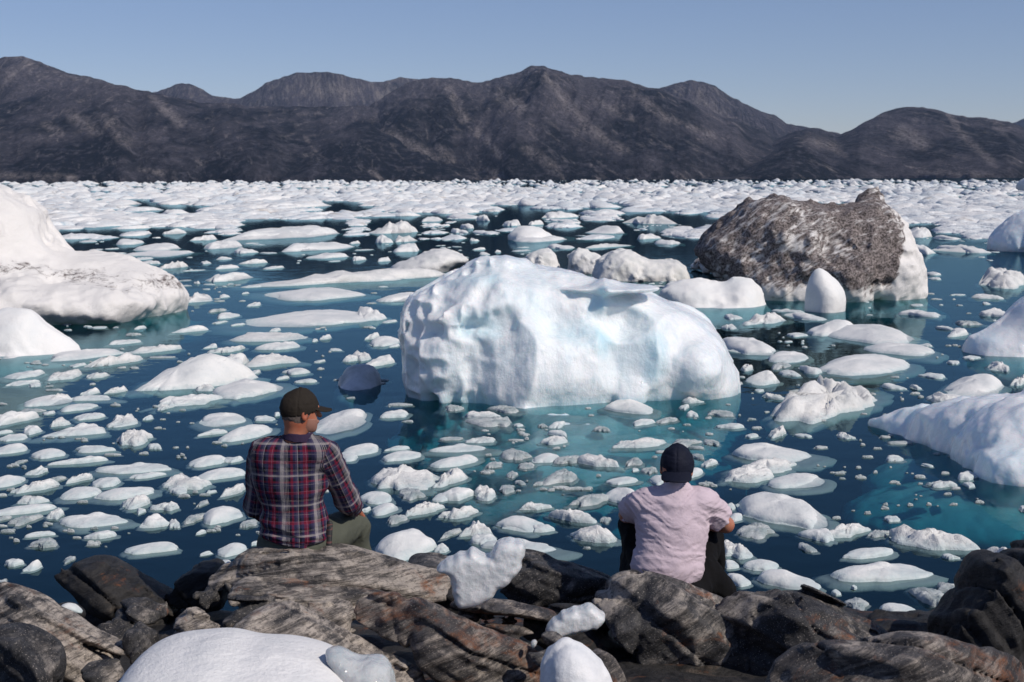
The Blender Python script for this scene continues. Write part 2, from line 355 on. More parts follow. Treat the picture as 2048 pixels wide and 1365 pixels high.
# ================================================================== ICE
def mat_ice(name, white, cool, rough=.45, sss=.25, rad=.08, bumpd=.02, nscale=2.2, wet=.0, fleck=None, wl=False):
    t = NT(name); g = t.co(); 
    n = t.noise(g, nscale, 5, .6); n2 = t.noise(g, nscale*6, 5, .65); n3 = t.noise(g, nscale*26, 3, .6)
    c = t.mix(t.ramp(n, [(.42, 0.), (.64, 1.)]), white, cool)
    if fleck: c = t.mix(t.ramp(n2, [(.60, 0.), (.74, .55)]), c, fleck)
    if wl:
        sx = t.n('ShaderNodeSeparateXYZ'); t.l(t.n('ShaderNodeTexCoord').outputs['Object'], sx.inputs[0])
        zz = t.math('ADD', sx.outputs['Z'], t.math('MULTIPLY_ADD', n2, -.10, .05))
        c = t.mix(t.ramp(zz, [(.0, 1.), (.055, 0.)]), c, (.47, .55, .56))
    b = t.bump(n2, .5, bumpd); b = t.bump(n3, .35, bumpd*.25, b)
    o = t.bsdf(c, rough, b, .35, Subsurface_Weight=sss, Subsurface_Scale=rad, IOR=1.31)
    o.inputs['Subsurface Radius'].default_value = (.45, .85, 1.0)
    if wet:
        o.inputs['Coat Weight'].default_value = wet; o.inputs['Coat Roughness'].default_value = .06
        t.l(t.bump(t.noise(g, 14, 3, .6), .8, .035, b), o.inputs['Coat Normal'])
    return t.m
ice_snow = mat_ice('weathered_ice', (.775, .77, .75), (.65, .665, .66), .55, 0, fleck=(.46, .51, .52), wl=True)
ice_pure = mat_ice('smooth_white_ice', (.80, .79, .77), (.73, .74, .735), .55, 0)
ice_lump = mat_ice('granular_ice', (.75, .74, .72), (.60, .61, .60), .6, 0, bumpd=.035, nscale=3.5, fleck=(.42, .46, .46), wl=True)
ice_slush = mat_ice('grey_slush_ice', (.52, .55, .55), (.30, .36, .37), .35, 0, bumpd=.04, nscale=6, fleck=(.22, .28, .30))
ice_blue = mat_ice('clear_blue_ice', (.82, .84, .86), (.68, .80, .86), .30, .5, .3, .03, 1.1, .6)
ice_blue2 = mat_ice('pale_blue_ice', (.80, .815, .84), (.66, .76, .83), .35, .4, .25, .03, 1.2, .3)
ice_clear = mat_ice('wet_clear_ice', (.74, .76, .77), (.58, .62, .645), .16, .35, .06, .018, 9, .6, fleck=(.40, .44, .47))
def mat_dirty():
    t = NT('dirty_ice'); g = t.co()
    big = t.noise(g, .55, 4, .6); fine = t.noise(t.dco((0, .55, 0), (.38, 1, 1.5)), 6, 8, .74, .4); sp = t.noise(g, 22, 4, .7)
    at = t.n('ShaderNodeAttribute'); at.attribute_name = 'dirt'
    m = t.math('ADD', t.math('MULTIPLY_ADD', fine, 1.5, -.25), t.math('MULTIPLY_ADD', big, .9, -.15))
    m = t.math('ADD', m, at.outputs['Fac'])
    f = t.ramp(m, [(.92, 0.), (1.12, .62), (1.38, 1.)])
    mm = t.n('ShaderNodeMapRange'); t.l(m, mm.inputs[0]); mm.inputs[1].default_value = 1.0; mm.inputs[2].default_value = 1.24
    dc = t.mix(t.ramp(sp, [(.4, 0.), (.62, 1.)]), (.034, .027, .024), (.30, .255, .245))
    c = t.mix(mm.outputs[0], (.76, .735, .71), dc)
    b = t.bump(fine, .6, .06); b = t.bump(sp, .4, .015, b)
    t.bsdf(c, .7, b, .3); return t.m
ice_dirty = mat_dirty()
def mat_far():
    t = NT('far_pack_ice'); g = t.co()
    a = t.noise(g, .05, 6, .8); b_ = t.noise(g, .35, 5, .8); c_ = t.noise(t.co(loc=(40, 3, 1)), .12, 4, .8)
    c = t.mix(t.ramp(a, [(.45, 0.), (.62, 1.)]), (.80, .79, .77), (.64, .69, .72))
    c = t.mix(t.ramp(b_, [(.56, 0.), (.66, .8)]), c, (.42, .52, .58))
    c = t.mix(t.ramp(c_, [(.60, 0.), (.68, .8)]), c, (.46, .42, .38))
    t.bsdf(c, .6, t.bump(b_, .9, .35), .3); return t.m
ice_far = mat_far()
rnd = random.Random(11)
def floe(px0, px1, py0, py1, kind='f', seed=0, nth=52, coarse=False):
    r = np.random.RandomState(seed+1000)
    cx = (px0+px1)/2; f = W(cx, py1); dF = f[1]; w_ = (px1-px0)/FP*dF
    vp = py1-py0
    kz = {'f': .30, 'l': .42, 's': .36, 'g': .15, 't': .6}[kind]
    yb = py0+kz*vp
    B = W(cx, yb)[1] if yb > 366 else dF*2
    dep = min(B-dF, (1.3+1.1*r.rand())*w_)
    hh = (vp*dF/FP) - (FP*H/dF-FP*H/(dF+dep*.75))*dF/FP
    hh = np.clip(hh, max(.10*vp*dF/FP, .015), .44*w_ if kind == 't' else .30*w_ if kind != 'g' else .12*w_)
    a, b = w_/2*.97, dep/2
    rs = np.array([0, .2, .38, .54, .68, .79, .87, .93, .97, .995, 1.03, 1.09, 1.20, 1.16, .7])
    if kind == 's' and w_ > .5: rs[-4:-1] = [1.14, 1.34, 1.3]
    if coarse: rs = np.array([0, .4, .72, .93, .995, 1.04, 1.3, .8])
    th = np.linspace(0, 2*np.pi, nth, endpoint=False)
    c, s = np.cos(th), np.sin(th); smo = kind == 's'
    e = .85+.5*r.rand()
    ox = np.sign(c)*np.abs(c)**e; oy = np.sign(s)*np.abs(s)**e
    if not smo:                       # broken, angular outline
        m_ = r.randint(4, 8); pa = np.sort(r.rand(m_)*2*np.pi); ph = r.uniform(.62, 1.0, m_)
        dd = np.cos(th[None]-pa[:, None]); rp = np.min(np.where(dd > .12, ph[:, None]/np.maximum(dd, .12), 9), 0); rp = np.minimum(rp, 1.5)
        k5 = np.array([1, 2, 1.])/4; rp = np.convolve(np.r_[rp[-1], rp, rp[0]], k5, 'valid'); ox = c*rp; oy = s*rp
    na = {'f': .26, 'l': .34, 's': .20, 'g': .50, 't': .22}[kind]
    off = r.rand(3)*50
    out = 1+na*(fbm(np.stack([c*1.3, s*1.3, th*0], -1)+off, 2)*1.2+.6*fbm(np.stack([c*3.6, s*3.6, th*0], -1)+off, 4, .65))
    out = out/ out.max()*1.0
    kx = ox*out; ky = oy*out; ox = ox/np.abs(kx).max(); oy = oy/np.abs(ky).max()
    skew = (r.uniform(-.9, 1.1) if cx > 900 else r.uniform(-.3, 1.3))*min(1.2, 1.1*a/max(b, .01)); a = a*(1-.25*min(1, abs(skew)*b*.6/max(a, .01)))
    R = rs[:, None]; O = out[None]
    uw = rs > 1.0
    ext = 1+ (r.uniform(.0, .35 if w_ < .5 else .7)*np.maximum(0, np.cos(th-r.uniform(0, 6.3)))**2)[None]*np.clip((R-1.0)/.2, 0, 1)
    O = O.mean()+(O-O.mean())*np.clip(R, 0, 1)**4
    ux = ox[None]*R*O*ext; uy = oy[None]*R*O*ext
    Xw = ux*a+skew*uy*b*.6; Yw = uy*b
    p = np.stack([Xw/max(a, .1)*1.4, Yw/max(b, .1)*1.1, Xw*0], -1)+off[::-1]
    if kind in 'l': det = .55*fbm(p*2.0, 4, .6)+.45*ridge(p*1.2, 3)-.15
    elif kind == 's': det = .30*fbm(p*.8, 3)
    elif kind == 'g': det = .6*ridge(p*3, 4, .6)
    elif kind == 't': det = .40*fbm(p*1.1, 4)
    else: det = .34*fbm(p, 4, .5)+.30*np.abs(vnoise(p*1.6))+.12*fbm(p*4, 3)
    q = {'f': 5.0, 'l': 4.0, 's': 2.3, 'g': 6, 't': 2.4}[kind]
    ta = r.uniform(0, 6.283); tl = {'f': .42, 'l': .30, 's': .25, 'g': 0, 't': .6}[kind]
    tilt = .62+tl*(np.cos(ta)*ux+np.abs(np.sin(ta))*uy)
    prof = np.clip(1-np.clip(R, 0, 1)**q, 0, 1)**(.75 if kind != 's' else .6)
    Z = hh*prof*np.clip(tilt+det, .07, None) + (.010 if kind != 'g' else .006)
    if a > .25:
        Z += prof*.018*fbm(np.stack([Xw*9, Yw*9, Xw*0], -1), 3)
    sd = min(.12, .10*w_)
    zu = np.interp(rs, [1.0, 1.03, rs[-4], rs[-3], 1.6], [-.002, -.02*sd-.002, -.10*sd-.004, -.30*sd-.006, 0])
    zu[-2] = -.9*sd; zu[-1] = -1.25*sd
    Z = np.where(uw[:, None], zu[:, None], Z)
    k9 = int(np.argmin(np.abs(rs-.995))); Z[k9] = np.maximum(Z[k9], .004)
    rot = -0.0
    X = Xw+f[0]+(cx-1024)/FP*dep/2; Y = Yw+dF+b*1.0
    V = np.stack([X, Y, Z], -1)
    top = V[0].mean(0); V2 = np.concatenate([V[1:].reshape(-1, 3), top[None], (V[-1].mean(0))[None]])
    n1 = len(rs)-1; Fq = grid_faces(n1, nth, True)
    k = np.arange(nth); kn = (k+1) % nth; it = n1*nth
    Ft = np.concatenate([np.stack([np.full(nth, it), k, kn], -1), np.stack([np.full(nth, it+1), (n1-1)*nth+kn, (n1-1)*nth+k], -1)])
    return V2, Fq, Ft
MAT = {'f': ice_snow, 'l': ice_lump, 's': ice_snow, 'g': ice_slush, 't': ice_snow}
RAW = {  # zoomed views: (x origin, y origin, scale); entries x0 x1 y0 y1 kind
 'A': (0, 340, 2.926, '''1420 2020 300 410f,1600 2060 410 480f,790 1060 410 475s,680 880 400 440f,730 1150 470 510f,1200 1400 410 465f,1330 1520 455 495f,1140 1270 378 415f,940 1060 345 380f,1260 1350 505 530t,1160 1235 533 553f,960 1085 525 580l,1425 1565 520 553f,1545 1660 562 585f,1240 1370 555 585f,1180 1450 590 665f,785 880 508 530f,815 960 530 555f,1800 2040 480 520f,1130 1180 645 670l,1575 2550 562 682l,1540 2160 672 770s,1000 1090 705 735f,1060 1250 715 785l,1280 1350 728 750f,1410 1455 715 730f,1445 1535 772 800f,1220 1340 810 835g,1255 1400 833 875f,1490 2275 800 915s,940 985 785 800f,730 820 948 975g,790 845 905 935l,1010 1190 907 955t,1250 1325 885 905g,1350 1425 900 915f,1335 1820 935 1005l,1575 1640 925 950f,1865 1945 963 998f,1820 1860 985 1008t,650 845 990 1025f,785 1080 1010 1075l,1205 1280 1015 1047f,1240 1460 1018 1075l,1525 1810 1003 1055f,1430 1775 1050 1155l,1895 2005 1047 1062f,290 700 1030 1120s,590 800 1065 1155l,1230 1655 1200 1345s,1230 1480 1065 1185f,415 490 1133 1157f,40 290 1172 1225f,260 475 1165 1240l,490 625 1183 1227l,70 210 1230 1265f,170 245 1245 1275f,485 580 1275 1322f,640 750 1265 1312l,1455 1535 1172 1197f,1605 1840 1155 1200f,1630 1700 1205 1230f,1685 1860 1225 1252f,1840 1910 1113 1130f,2010 2100 1080 1125f,190 400 1310 1380l,400 650 1320 1350f,950 1290 1310 1400f,1130 1260 1250 1300l'''),
 'B': (700, 340, 2.926, '''250 460 425 485f,120 420 290 375l,120 260 380 430f,255 378 380 425l,0 60 400 435f,0 85 503 535f,155 245 512 540f,400 560 268 305f,560 700 338 372f,640 760 310 345f,690 760 392 420l,740 840 258 300f,880 1020 290 330f,880 1320 375 430f,1010 1130 295 325f,1350 1600 310 375t,1140 1320 435 465f,1370 1640 425 460l,1600 1900 255 320l,1630 1830 365 410f,1780 1960 408 440f,1110 1330 240 285f,160 420 700 775s,0 230 805 885f,195 270 880 897f,90 180 950 995f,110 300 960 1035s,230 290 1020 1040f,0 130 1060 1120l,105 300 1085 1155f,720 800 452 470f,840 890 468 485f,740 820 480 500f'''),
 'C': (1348, 340, 2.926, '''540 760 615 705l,1480 1570 600 620f,1490 1560 628 645f,1605 1810 435 490f,1330 1555 430 500f,1330 1520 325 400f,1520 1680 382 412f,1705 2138 560 700l,1750 1965 725 765f,1790 1860 775 790f,1770 1985 800 865f,1300 1580 815 865f,1380 1475 783 800f,575 750 812 838f,280 400 845 880f,400 690 820 910l,690 870 825 885s,750 1100 840 975s,870 1380 870 1025s,1110 1530 995 1090s,270 590 935 1085s,260 370 900 935l,655 805 955 980f,1490 1640 908 940f,1560 1740 925 990f,1635 1800 880 915g,1430 1530 1018 1038f,530 820 1050 1130s,790 1440 1055 1205s,720 900 1140 1200f,540 700 1120 1170g,370 475 1125 1180l,420 645 1165 1265t,610 740 1172 1212f,1595 1680 1117 1140f,1680 1800 1090 1110f,1430 1590 1185 1225f,1220 1360 1250 1290f,1375 1455 1257 1290f,1535 1975 1150 1330s,1850 1990 1115 1190l,1960 2100 1195 1265l,500 640 1300 1346l,1470 1700 1300 1380l,1800 2048 1325 1400f,465 530 1285 1305f'''),
 'D': (0, 760, 2.256, '''-20 150 140 210f,80 190 203 250f,-30 50 227 248f,-30 120 247 280f,110 310 60 122s,310 500 68 98f,285 430 97 145s,325 470 150 185f,200 315 167 220l,65 205 128 155g,190 250 143 160f,205 515 198 258f,465 645 150 215l,645 690 160 185f,525 700 200 300l,660 740 288 320f,330 550 295 330f,-30 135 283 338s,140 300 300 360s,75 125 342 380g,250 450 348 388f,140 240 380 430l,415 810 365 425s,715 1000 62 120f,715 780 108 138l,890 1120 135 208s,1140 1245 160 190f,1020 1220 182 280s,890 1020 222 255f,850 1030 332 395s,890 1115 388 455s,1000 1110 345 375f,-30 110 418 487s,65 230 445 515l,215 290 420 470g,300 430 410 470l,410 550 430 487s,280 455 470 540s,430 710 468 545s,585 720 420 448f,720 975 408 500l,750 850 485 517f,925 970 500 517f,985 1115 462 535l,60 230 520 565l,-20 240 548 615s,60 190 600 660g,215 310 575 630l,535 710 507 585l,670 860 543 592l,610 665 578 608f,885 950 540 575g,905 1105 542 655s,1100 1165 580 620f,1055 1165 625 680g,245 600 588 668s,640 800 597 670t,750 820 625 670l,825 925 600 655g,370 520 683 730f,890 925 678 700f,135 260 682 712f,130 290 712 775g,-20 70 610 640g,555 830 722 788s,975 1120 722 800s,10 110 812 850f,112 193 803 865t,290 355 788 830g,-20 30 883 930g,1430 1660 105 225s,1235 1275 130 165f,1130 1165 715 750f,910 945 780 795f,975 1050 805 850s'''),
 'E': (860, 740, 2.926, '''70 205 205 250g,330 540 205 255g,155 435 238 290l,195 590 275 335g,480 550 315 335g,620 695 285 340g,695 810 305 345f,950 1055 305 365g,1000 1320 155 265s,1145 1320 288 330f,1320 1480 275 315g,1450 1650 155 205l,1455 1530 205 235f,1485 1585 235 275f,1600 1780 235 275g,1660 1865 310 350f,1820 1930 373 400f,690 830 355 395f,620 830 385 440l,200 440 390 430l,0 345 430 485s,10 285 483 575s,0 210 565 690l,395 605 460 530g,315 435 540 578g,595 775 480 545s,705 900 500 565g,860 1170 480 580l,1110 1275 510 565g,1040 1365 400 465l,1395 1600 405 450g,1600 1695 395 445g,1230 1350 550 610g,1170 1220 578 600f,1020 1225 618 675s,1000 1250 665 790s,800 1080 720 800g,660 910 560 680g,480 640 540 580g,440 540 590 640g,590 665 645 685g,480 560 630 675g,235 420 630 770l,380 500 655 740g,500 720 765 835l,10 265 690 785f,40 270 790 885l,370 690 835 950s,665 985 808 900l,980 1070 860 900g,170 380 885 985l,55 170 870 995g,555 750 905 960f,230 400 965 1030f,280 760 970 1080s,815 1140 910 1030l,1105 1140 848 888f,1285 1400 595 680s,1450 1605 555 640s,1580 1685 518 575l,1520 1630 485 525g'''),
 'F': (1348, 760, 2.256, '''210 625 265 375s,270 570 340 430l,180 500 385 475l,400 690 400 490s,270 690 460 680s,240 320 595 640s,220 290 560 590f,270 480 630 720g,570 750 670 735f,680 895 640 715l,860 985 675 712g,945 1020 615 642f,525 630 725 780g,990 1345 655 780l,750 1000 745 810s,675 1225 805 915s,1170 1315 915 970g,1035 1300 925 1060g,755 890 965 1060g,920 1100 998 1065s,710 755 950 975f,795 830 932 950f,180 380 710 810l,210 300 805 855f,300 480 800 865s,370 665 835 955s,560 700 945 995f,230 345 860 935s,1210 1290 790 815f,1290 1640 740 905l,950 1040 338 368f,725 810 235 268l,550 620 245 262f,415 540 190 265l,1130 1320 52 108s,1190 1370 98 140l,1140 1290 450 488l,1300 1355 462 488f,1245 1390 410 460f,1545 1600 565 600f,1110 1165 378 395f'''),
 'G': (400, 740, 3.102, '''1070 1290 250 310f,870 1130 445 535s,855 990 505 570s,1130 1300 475 505f,1125 1380 488 570s,980 1480 575 750l,980 1215 740 835s,1055 1220 810 905s,990 1055 840 890f,1225 1425 730 820g,1440 1560 735 820s,1290 1520 800 910l,1130 1300 880 960g,1055 1500 940 1200s,1435 1551 1085 1140f'''),
}
LIST = []
for key, (ox, oy, s_, txt) in RAW.items():
    for e in txt.split(','):
        k = e[-1]; a = [float(v) for v in e[:-1].split()]
        LIST.append((ox+a[0]/s_, ox+a[1]/s_, oy+a[2]/s_, oy+a[3]/s_, k))
def zone(x, y):
    if y < 440: return 'in the far pack below the mountains'
    if y < 520: return 'beside the tall dirty-white berg' if x < 560 else 'beyond the left end of the big berg' if x < 930 else 'in dark water beyond the big berg' if x < 1300 else 'around the dirt-covered berg'
    if y < 640: return 'just right of the tall dirty-white berg' if x < 480 else 'in blue water left of the big berg' if x < 960 else 'between big berg and dirt-covered berg' if x < 1620 else 'right of the dirt-covered berg'
    if y < 780: return 'near the smooth white mound at left' if x < 420 else 'between white mound and big berg' if x < 860 else 'just right of the big berg' if x < 1720 else 'beside the hooked berg at right'
    if y < 900: return 'left of the plaid man, at cap height' if x < 560 else 'behind the plaid man, right of his cap' if x < 830 else 'on the turquoise reflection of the berg' if x < 1500 else 'beside the lavender berg at right'
    if y < 1010: return 'left of the plaid man, at shoulder height' if x < 500 else 'right of the plaid man, at back height' if x < 900 else 'between the men, below the turquoise reflection' if x < 1250 else 'right of the pink man, at shoulder height'
    if x < 340: return 'near shore in the far left corner'
    if x < 540: return 'near shore, left of the plaid man'
    return 'near shore, right of the plaid man' if x < 960 else 'near shore, left of the pink man' if x < 1300 else 'near shore, right of the pink man' if x < 1640 else 'near shore at the far right'
LOOK = {'f': 'flat', 'l': 'lumpy', 's': 'smooth', 'g': 'greyish', 't': 'peaked'}
ORD = 'first second third fourth fifth sixth seventh eighth ninth tenth eleventh twelfth thirteenth fourteenth fifteenth sixteenth seventeenth eighteenth nineteenth twentieth'.split()
LIST = [e for e in LIST if not (1600 < (e[0]+e[1])/2 < 1700 and 528 < e[2] < 560)]
BIG = set(sorted(range(len(LIST)), key=lambda i: -(LIST[i][1]-LIST[i][0])*(LIST[i][3]-LIST[i][2]))[:300])
buckets = {}
for i, (x0, x1, y0, y1, k) in enumerate(LIST):
    if i not in BIG: continue
    wd = x1-x0; size = 'large' if wd > 150 else 'small' if wd < 55 else 'medium'
    buckets.setdefault((zone((x0+x1)/2, y1), k, size), []).append(i)
LAB = {}
for (z, k, size), ids in buckets.items():
    ids.sort(key=lambda i: LIST[i][0]+LIST[i][1])
    for n, i in enumerate(ids):
        LAB[i] = (f'{size} {LOOK[k]} floe {z}' if len(ids) == 1 else f'{ORD[n]} from left of the {size} {LOOK[k]} floes {z}')
SMALL = []
for i, (x0, x1, y0, y1, k) in enumerate(LIST):
    if i not in LAB: SMALL.append(floe(x0, x1, y0, y1, k, i, 30)); continue
    V, Fq, Ft = floe(x0, x1, y0, y1, k, i)
    tag(mk('ice_floe', V, Fq, MAT[k], Ft=Ft, org=(V[:, 0].mean(), V[:, 1].mean(), 0)), LAB[i], 'ice floe', 'ice floes drifting on the fjord')
for a, k, sd_, lb in (((238, 482, 696, 790), 't', 907, 'large white peaked mound of ice floating at the left, partly sunken'), ((1530, 1790, 738, 848), 'l', 921, 'broad knobbly white ice mass right of the big berg with a sunken rim')):
    V, Fq, Ft = floe(*a, k, sd_, 110); c0 = V[:, 0].mean(); tag(mk('ice_floe', V, Fq, ice_snow if k == 't' else ice_lump, Ft=Ft, org=(c0, V[:, 1].mean(), 0)), lb, 'ice floe', 'ice floes drifting on the fjord')
# ---- the uncountable rest: far brash ice
occ = [(x0, x1, y0, y1) for x0, x1, y0, y1, k in LIST]
BERGBOX = [(-60, 360, 515, 640), (790, 1480, 580, 810), (1375, 1860, 530, 605)]
def brash(n, yr, wr, seed, nth, clear, hr, kinds='ftlfs', xr_=(-140, 2190)):
    r = np.random.RandomState(seed); VV = []; FF = []; TT = []; off = 0
    tries = 0; made = 0
    while made < n and tries < n*12:
        tries += 1
        y = yr[0]+(yr[1]-yr[0])*r.rand()**1.0; x = r.uniform(xr_[0], xr_[1])
        dn = .5+.5*float(vnoise(np.array([x/170, y/26, 3.3])))+.35*float(vnoise(np.array([x/70, y/4.5, 8.3])))
        thr = np.interp(y, [372, 392, 412, 440, 520, 640], clear)
        if dn < thr: continue
        wd = wr[0]+(wr[1]-wr[0])*r.rand()**2.2; wd *= np.interp(y, [362, 400, 520], [.8, 1, 1.1])
        hp = wd*r.uniform(.10, .24)*hr
        y0 = y-hp
        wd *= np.interp(y, [361, 374, 400, 440, 480], [.22, .40, .75, 1, 1]); hp = min(hp, wd*.30)
        if any(a < x < b and c < y < d for a, b, c, d in BERGBOX): continue
        if y > 425 and any(a-wd*.4 < x < b+wd*.4 and c-3 < y < d+hp for a, b, c, d in occ): continue
        V, Fq, Ft = floe(x-wd/2, x+wd/2, y0, y, kinds[r.randint(len(kinds))], 5000+made+seed, nth, nth < 14)
        VV.append(V); FF.append(Fq+off); TT.append(Ft+off); off += len(V); made += 1
    return np.concatenate(VV), np.concatenate(FF), np.concatenate(TT)
V, Fq, Ft = brash(16500, (361.0, 480), (6, 84), 5, 11, [-.1, .20, .36, .42, .50, .8], .85, 'ftlftg', (-420, 2470))
tag(mk('far_brash_ice', V, Fq, ice_far, Ft=Ft, org=(0, 0, 0)), 'crowded brash ice covering the far water below the mountains', 'brash ice', kind='stuff')
off = 0; SV, SQ, ST = [], [], []
for a_, b_, c_ in SMALL: SV.append(a_); SQ.append(b_+off); ST.append(c_+off); off += len(a_)
tag(mk('small_ice_bits', np.concatenate(SV), np.concatenate(SQ), ice_snow, Ft=np.concatenate(ST), org=(0, 0, 0)), 'small flat ice bits drifting between the bigger floes', 'brash ice', kind='stuff')
V, Fq, Ft = brash(300, (440, 690), (7, 46), 77, 18, [0, 0, 0, .2, .5, .66], .5, 'ffg')
tag(mk('scattered_brash_ice', V, Fq, ice_snow, Ft=Ft, org=(0, 0, 0)), 'small scattered bits of ice between the larger floes', 'brash ice', kind='stuff')
V, Fq, Ft = brash(150, (640, 1100), (11, 56), 91, 22, [0, 0, 0, .2, .5, .45], .55, 'ffs')
tag(mk('near_brash_ice', V, Fq, ice_slush, Ft=Ft, org=(0, 0, 0)), 'tiny grey ice bits floating between the near floes', 'brash ice', kind='stuff')
V, Fq, Ft = brash(520, (560, 1110), (5, 24), 133, 14, [0, 0, 0, .2, .5, .56], .5, 'fgtg')
tag(mk('fine_brash_ice', V, Fq, ice_slush, Ft=Ft, org=(0, 0, 0)), 'fine shards of slushy ice scattered over the near water', 'brash ice', kind='stuff')
# ---- bergs from traced outlines with real depth
def berg(name, poly, Y, T, m, label, s, seed=0, cat='iceberg', R=None, amp=(.10, .03, .012), fr=(.9, 3.5, 12), extra=None, foot=None, base=-.5, sharp=.0, disp2=None, lean=0.0, group=None, parent=None, ex=2.0, blur=.30, smooth=1, ypad=0, rnd_=2, jag=0):
    pts = rpoly(poly, rnd_); w_ = P(pts[:, 0], pts[:, 1], Y); pz = w_[:, [0, 2]]
    pl = pz.copy(); lo = pl[:, 1].min()
    if base is not None: pl[:, 1] = np.where(pl[:, 1] < lo+.12*(pl[:, 1].max()-lo), np.minimum(pl[:, 1], base), pl[:, 1])
    wdt = np.ptp(pl[:, 0]); hgt = np.ptp(pl[:, 1]); RR = R or .45*min(wdt, hgt)
    mg = sum(amp)*1.3+.05+(foot[0] if foot else 0)
    my = (4.2 if 'two men' in label else 1.0*min(T, 2)+.2) if (extra and base is not None) or foot else 0
    if my: mg = max(mg, .30*min(T*1.5, 2))
    lo3 = (pl[:, 0].min()-mg, Y-T-mg-my, min(pl[:, 1].min(), base if base is not None else 9)-mg*.5); hi3 = (pl[:, 0].max()+mg, Y+T+mg+my+ypad, pl[:, 1].max()+mg)
    ax = axes(lo3, hi3, s)
    def f(X, Yg, Z):
        yy = Yg-Y
        d = sdpoly(X[:, 0, :], Z[:, 0, :], pl)[:, None, :]
        if jag: d = d+(jag*fbm(np.stack(np.broadcast_arrays(X[:, 0, :]*26, Z[:, 0, :]*26, np.float32(seed)), -1), 3, .6))[:, None, :]
        if blur: d = np.where(d < .3*RR, blur2(d[:, 0, :], max(1, int(blur*RR/s)))[:, None, :], d)
        s_ = np.clip(-d/RR, 0, 1); al = (1-(1-s_)**ex)**(1/ex)
        g = np.where(d < 0, (np.abs(yy-lean*(Z-0))-T*al), np.sqrt(np.maximum(d, 0)**2+yy**2*.4))
        # keep the field roughly metric near the rim
        g = np.where(d < 0, np.maximum(g, d*1.0)*.8, g)
        if foot:
            fx, fs, fz = foot
            cxx = (pl[:, 0].min()+pl[:, 0].max())/2
            e = ell(X, Yg, Z, (cxx, Y-fs, fz), (wdt/2+fx, T+.25+fs, .34))
            g = smin(g, e, .12)
        if extra: g = extra(g, X, Yg, Z)
        return g
    of = np.random.RandomState(seed+3).rand(3)*40
    def dsp(p):
        v = amp[0]*fbm(p*fr[0]+of, 3)+amp[1]*fbm(p*fr[1]+of, 3)+amp[2]*fbm(p*fr[2]+of, 2)
        if sharp: v = v+sharp*np.abs(vnoise(p*fr[1]*.8+of+5))
        if disp2 is not None: v = v+disp2(p)
        return v
    V, Q = field(ax, f, dsp, band=sum(amp)*1.3+sharp+.10)
    V = relax(V, Q, smooth)
    o = mk(name, V, Q, m, parent=parent)
    if label: tag(o, label, cat, group)
    return o, V
def cup(p, fr, of=0.):            # scalloped melt cups
    return np.abs(vnoise(p*fr+of))**1.0
# hero berg
def mat_hero():
    t = NT('hero_ice'); g = t.co(); n = t.noise(g, 1.1, 5, .6); n2 = t.noise(t.co((1, 1, .4)), 5, 6, .65); n3 = t.noise(g, 20, 4, .65)
    at = t.n('ShaderNodeAttribute'); at.attribute_name = 'blue'
    c = t.mix(t.ramp(n, [(.42, 0.), (.66, .8)]), (.83, .85, .86), (.72, .81, .845))
    c = t.mix(t.ramp(n2, [(.50, 0.), (.66, .6)]), c, (.60, .69, .74))
    c = t.mix(t.math('MULTIPLY', at.outputs['Fac'], t.ramp(n2, [(.3, .3), (.6, .7)])), c, (.40, .68, .78))
    b = t.bump(n2, .6, .035); b = t.bump(n3, .7, .014, b)
    o = t.bsdf(c, .28, b, .35, Subsurface_Weight=.4, Subsurface_Scale=.22, IOR=1.31)
    o.inputs['Subsurface Radius'].default_value = (.5, .85, 1.0)
    o.inputs['Coat Weight'].default_value = .8; o.inputs['Coat Roughness'].default_value = .035
    t.l(t.bump(t.noise(g, 30, 3, .6), 1.0, .03, t.bump(t.noise(g, 7, 3, .6), .8, .05, b)), o.inputs['Coat Normal'])
    return t.m
ice_hero = mat_hero()
YB = 18.3
def hero_extra(g, X, Y, Z):
    S = lambda px, py, dy: P(px, py, YB+dy)
    # broad rounded flanks in front
    for (px, py, dy, r) in ((1080, 745, -.75, (1.05, .85, .85)), (1385, 730, -.6, (.52, .85, .56)), (905, 700, -.55, (.60, .70, .85)), (1000, 600, -.35, (.60, .55, .55))):
        g = smin(g, ell(X, Y, Z, S(px, py, dy), r), .12)
    g = smin(g, ell(X, Y, Z, S(1205, 578, -.75), (.74, .50, .09)), .07); g = smax(g, -ell(X, Y, Z, S(1250, 640, -1.25), (.46, .36, .22)), .05)             # shelf
    g = smin(g, ell(X, Y, Z, S(1262, 790, -1.2), (.22, .14, .26)), .05)
    for (a, b, ra, rb, k) in (((1195, 600, -1.15), (1225, 690, -1.45), .12, .14, .07), ((1225, 690, -1.45), (1290, 775, -1.65), .14, .17, .07),
                              ((935, 655, -1.25), (1010, 640, -1.3), .10, .16, .12), ((1120, 640, -1.35), (1180, 655, -1.35), .20, .10, .15), ((1250, 640, -1.2), (1300, 625, -1.1), .20, .12, .08),
                              ((985, 560, -1.0), (950, 600, -1.25), .07, .12, .12), ((870, 700, -1.45), (862, 790, -1.5), .07, .10, .05), ((930, 720, -1.6), (925, 800, -1.6), .05, .09, .05)):
        g = smax(g, -cap(X, Y, Z, S(*a), S(*b), ra, rb), k)
    # under-water foot
    g = smin(g, ell(X, Y, Z, S(1150, 800, -.9)*[1, 1, 0]+[0, 0, -.55], (2.35, 1.9, .42)), .18)
    g = smin(g, ell(X, Y, Z, np.array([P(1140, 700, YB)[0], 15.7, -.55]), (1.85, 3.0, .50)), .15)
    return g
